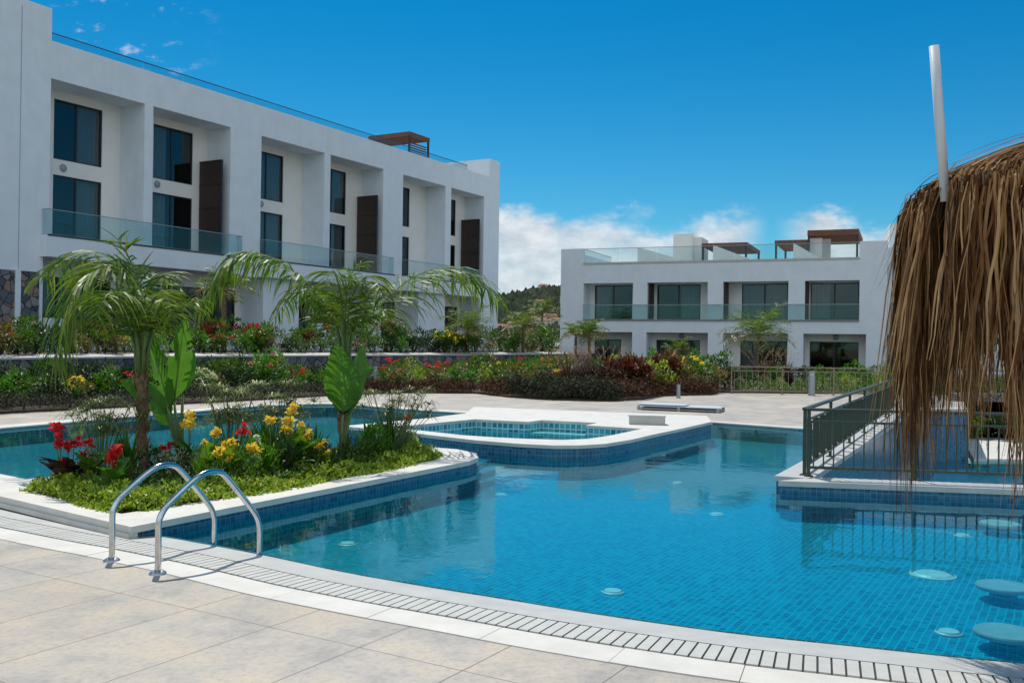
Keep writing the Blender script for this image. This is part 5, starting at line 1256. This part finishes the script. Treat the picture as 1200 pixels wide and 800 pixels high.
canna(306, 565, [(303, 517, .035), (301, 510, .035)], 'g_mid', 'f_white', 'small cream canna among the yellow ones', 4)
canna(248, 568, [(247, 528, .06), (252, 506, .06)], 'g_bright', 'f_yellow', 'yellow canna pair over the silvery bushes', 6)
canna(378, 556, [(376, 520, .055), (381, 532, .05)], 'g_mid', 'f_yellow', 'lowest yellow canna left of the wide shiny leaf stem', 6)
canna(106, 574, [(103, 519, .055), (98, 530, .05)], 'g_mid', 'f_red', 'red canna right of the bronze leaved pair', 6)
canna(482, 530, [(479, 491, .06)], 'g_mid', 'f_red', 'red canna at the right end of the planter', 5)
def island(key, px, py, sc, label, cat=None, z=.06):
    name, desc, vs = PR[key]; b_ = G(px, py, z); o = thing(name, b_, vs[0], U(0, 6), sc); tag(o, label, cat or 'shrub', 'low bushes in the pool planter'); return o
bush_extra = [(150, 566, .72), (238, 572, .62), (272, 568, .72), (292, 562, .8), (322, 560, .75), (345, 556, .8), (366, 552, .7), (432, 540, .8), (456, 536, .75), (186, 564, .6), (310, 556, .8), (255, 562, .75)]
grassproto('tallstrap', 'x', 'x', 'g_mid', 34, .85, .35, .055, None, .35)
grassproto('tallstrapb', 'x', 'x', 'g_bright', 30, .75, .35, .07, None, .45)
for i_, (px_, py_, sc_) in enumerate(bush_extra):
    o_ = thing('leafy_clump', G(px_, py_, .06), PR[('tallstrap', 'tallstrapb')[i_ % 2]][2][i_ % 2], U(0, 6), sc_)
    tag(o_, None, 'leafy clump', 'upright leafy clumps in the pool planter'); ZONE.setdefault(('in the pool planter', ('dark', 'bright')[i_ % 2]+' green upright leafy clump', 'leafy_clump'), []).append((px_, o_))
bush('silver', 'shrub', 'x', 'silver', 500, .4, .6, .05, .02, lumps=6)
bush('idark', 'shrub', 'x', 'g_dark', 600, .45, .6, .07, .03); bush('imid', 'shrub', 'x', 'g_mid', 600, .45, .6, .08, .03, up=.8)
bush('ibright', 'shrub', 'x', 'g_bright', 500, .4, .5, .09, .03, up=.8)
for k, px, py, sc, lb in (('silver', 208, 572, .75, 'silvery fine leaved bush left of the handrails'), ('silver', 228, 570, .6, 'smaller silvery bush above the handrails'), ('idark', 180, 566, .6, 'dark bush at the foot of the left palm'),
    ('idark', 103, 572, .55, 'dark low bush beside the bronze cannas'), ('imid', 150, 574, .45, 'green low bush before the left palm trunk'), ('imid', 280, 574, .65, 'green bush under the tall yellow canna'), ('imid', 250, 580, .5, 'green low bush behind the right handrail'),
    ('ibright', 310, 568, .65, 'bright green bush under the single yellow canna'), ('idark', 332, 562, .7, 'dark bush left of the wide shiny leaf'), ('imid', 362, 556, .65, 'green bush under the yellow canna by the wide leaf'),
    ('idark', 378, 552, .55, 'dark bush at the foot of the wide shiny leaf'), ('imid', 424, 546, .6, 'green bush right of the right palm trunk'), ('ibright', 446, 540, .65, 'bright green bush before the right papyrus'),
    ('idark', 440, 530, .65, 'dark bush behind the right papyrus'), ('imid', 470, 534, .7, 'green bush under the red canna at the right end'), ('idark', 300, 550, .7, 'dark bush behind the yellow cannas'), ('idark', 350, 545, .7, 'dark bush behind the tallest yellow canna'), ('imid', 235, 558, .6, 'green bush behind the silvery bush')):
    island(k, px, py, sc, lb)
ie = [Vector(p) for p in P2((-3.26, 8.34), (-2.28, 9.78), (-1.55, 11.2), (-1.03, 12.3), (-1.0, 12.72), (-1.3, 13.1))]
carpet('ground_cover', along_poly([tuple(p) for p in ie], .50, .15, .06), 7500, .055, .032, 'g_lime', 'lime green leafy edging along the right side of the planter')
carpet('ground_cover', along_poly([(-4.72, 9.42), (-3.34, 8.32)], .55, .15, .06), 3600, .055, .032, 'g_lime', 'lime green leafy edging along the front left side of the planter')
def rnd_isl():
    while True:
        t = rnd(); u = rnd(); a = Vector(ie[0]).lerp(Vector((-1.1, 12.6)), t); b2 = Vector((-4.7, 9.8)).lerp(Vector((-1.75, 13.3)), t); p = a.lerp(b2, u); return p.x, p.y, .06, .13
carpet('ground_cover', rnd_isl, 9000, .06, .035, 'g_mid', 'green low growth covering the middle of the planter')

# ---- labels for the bed plants, told apart by kind, bed and order from the left
for (zone, desc, name), l in ZONE.items():
    l.sort(key=lambda q: q[0])
    for i, (_, o) in enumerate(l):
        o['label'] = (ordn(i, len(l))+' '+desc+(' from the left ' if 0 < i < len(l)-1 else ' ')+zone) if len(l) > 1 else desc+' '+zone
        o['category'] = {'leafy_clump': 'leafy clump', 'fountain_grass': 'grass clump', 'lily_clump': 'lily', 'canna_plant': 'canna'}.get(name, 'shrub'); o['group'] = 'plants '+zone
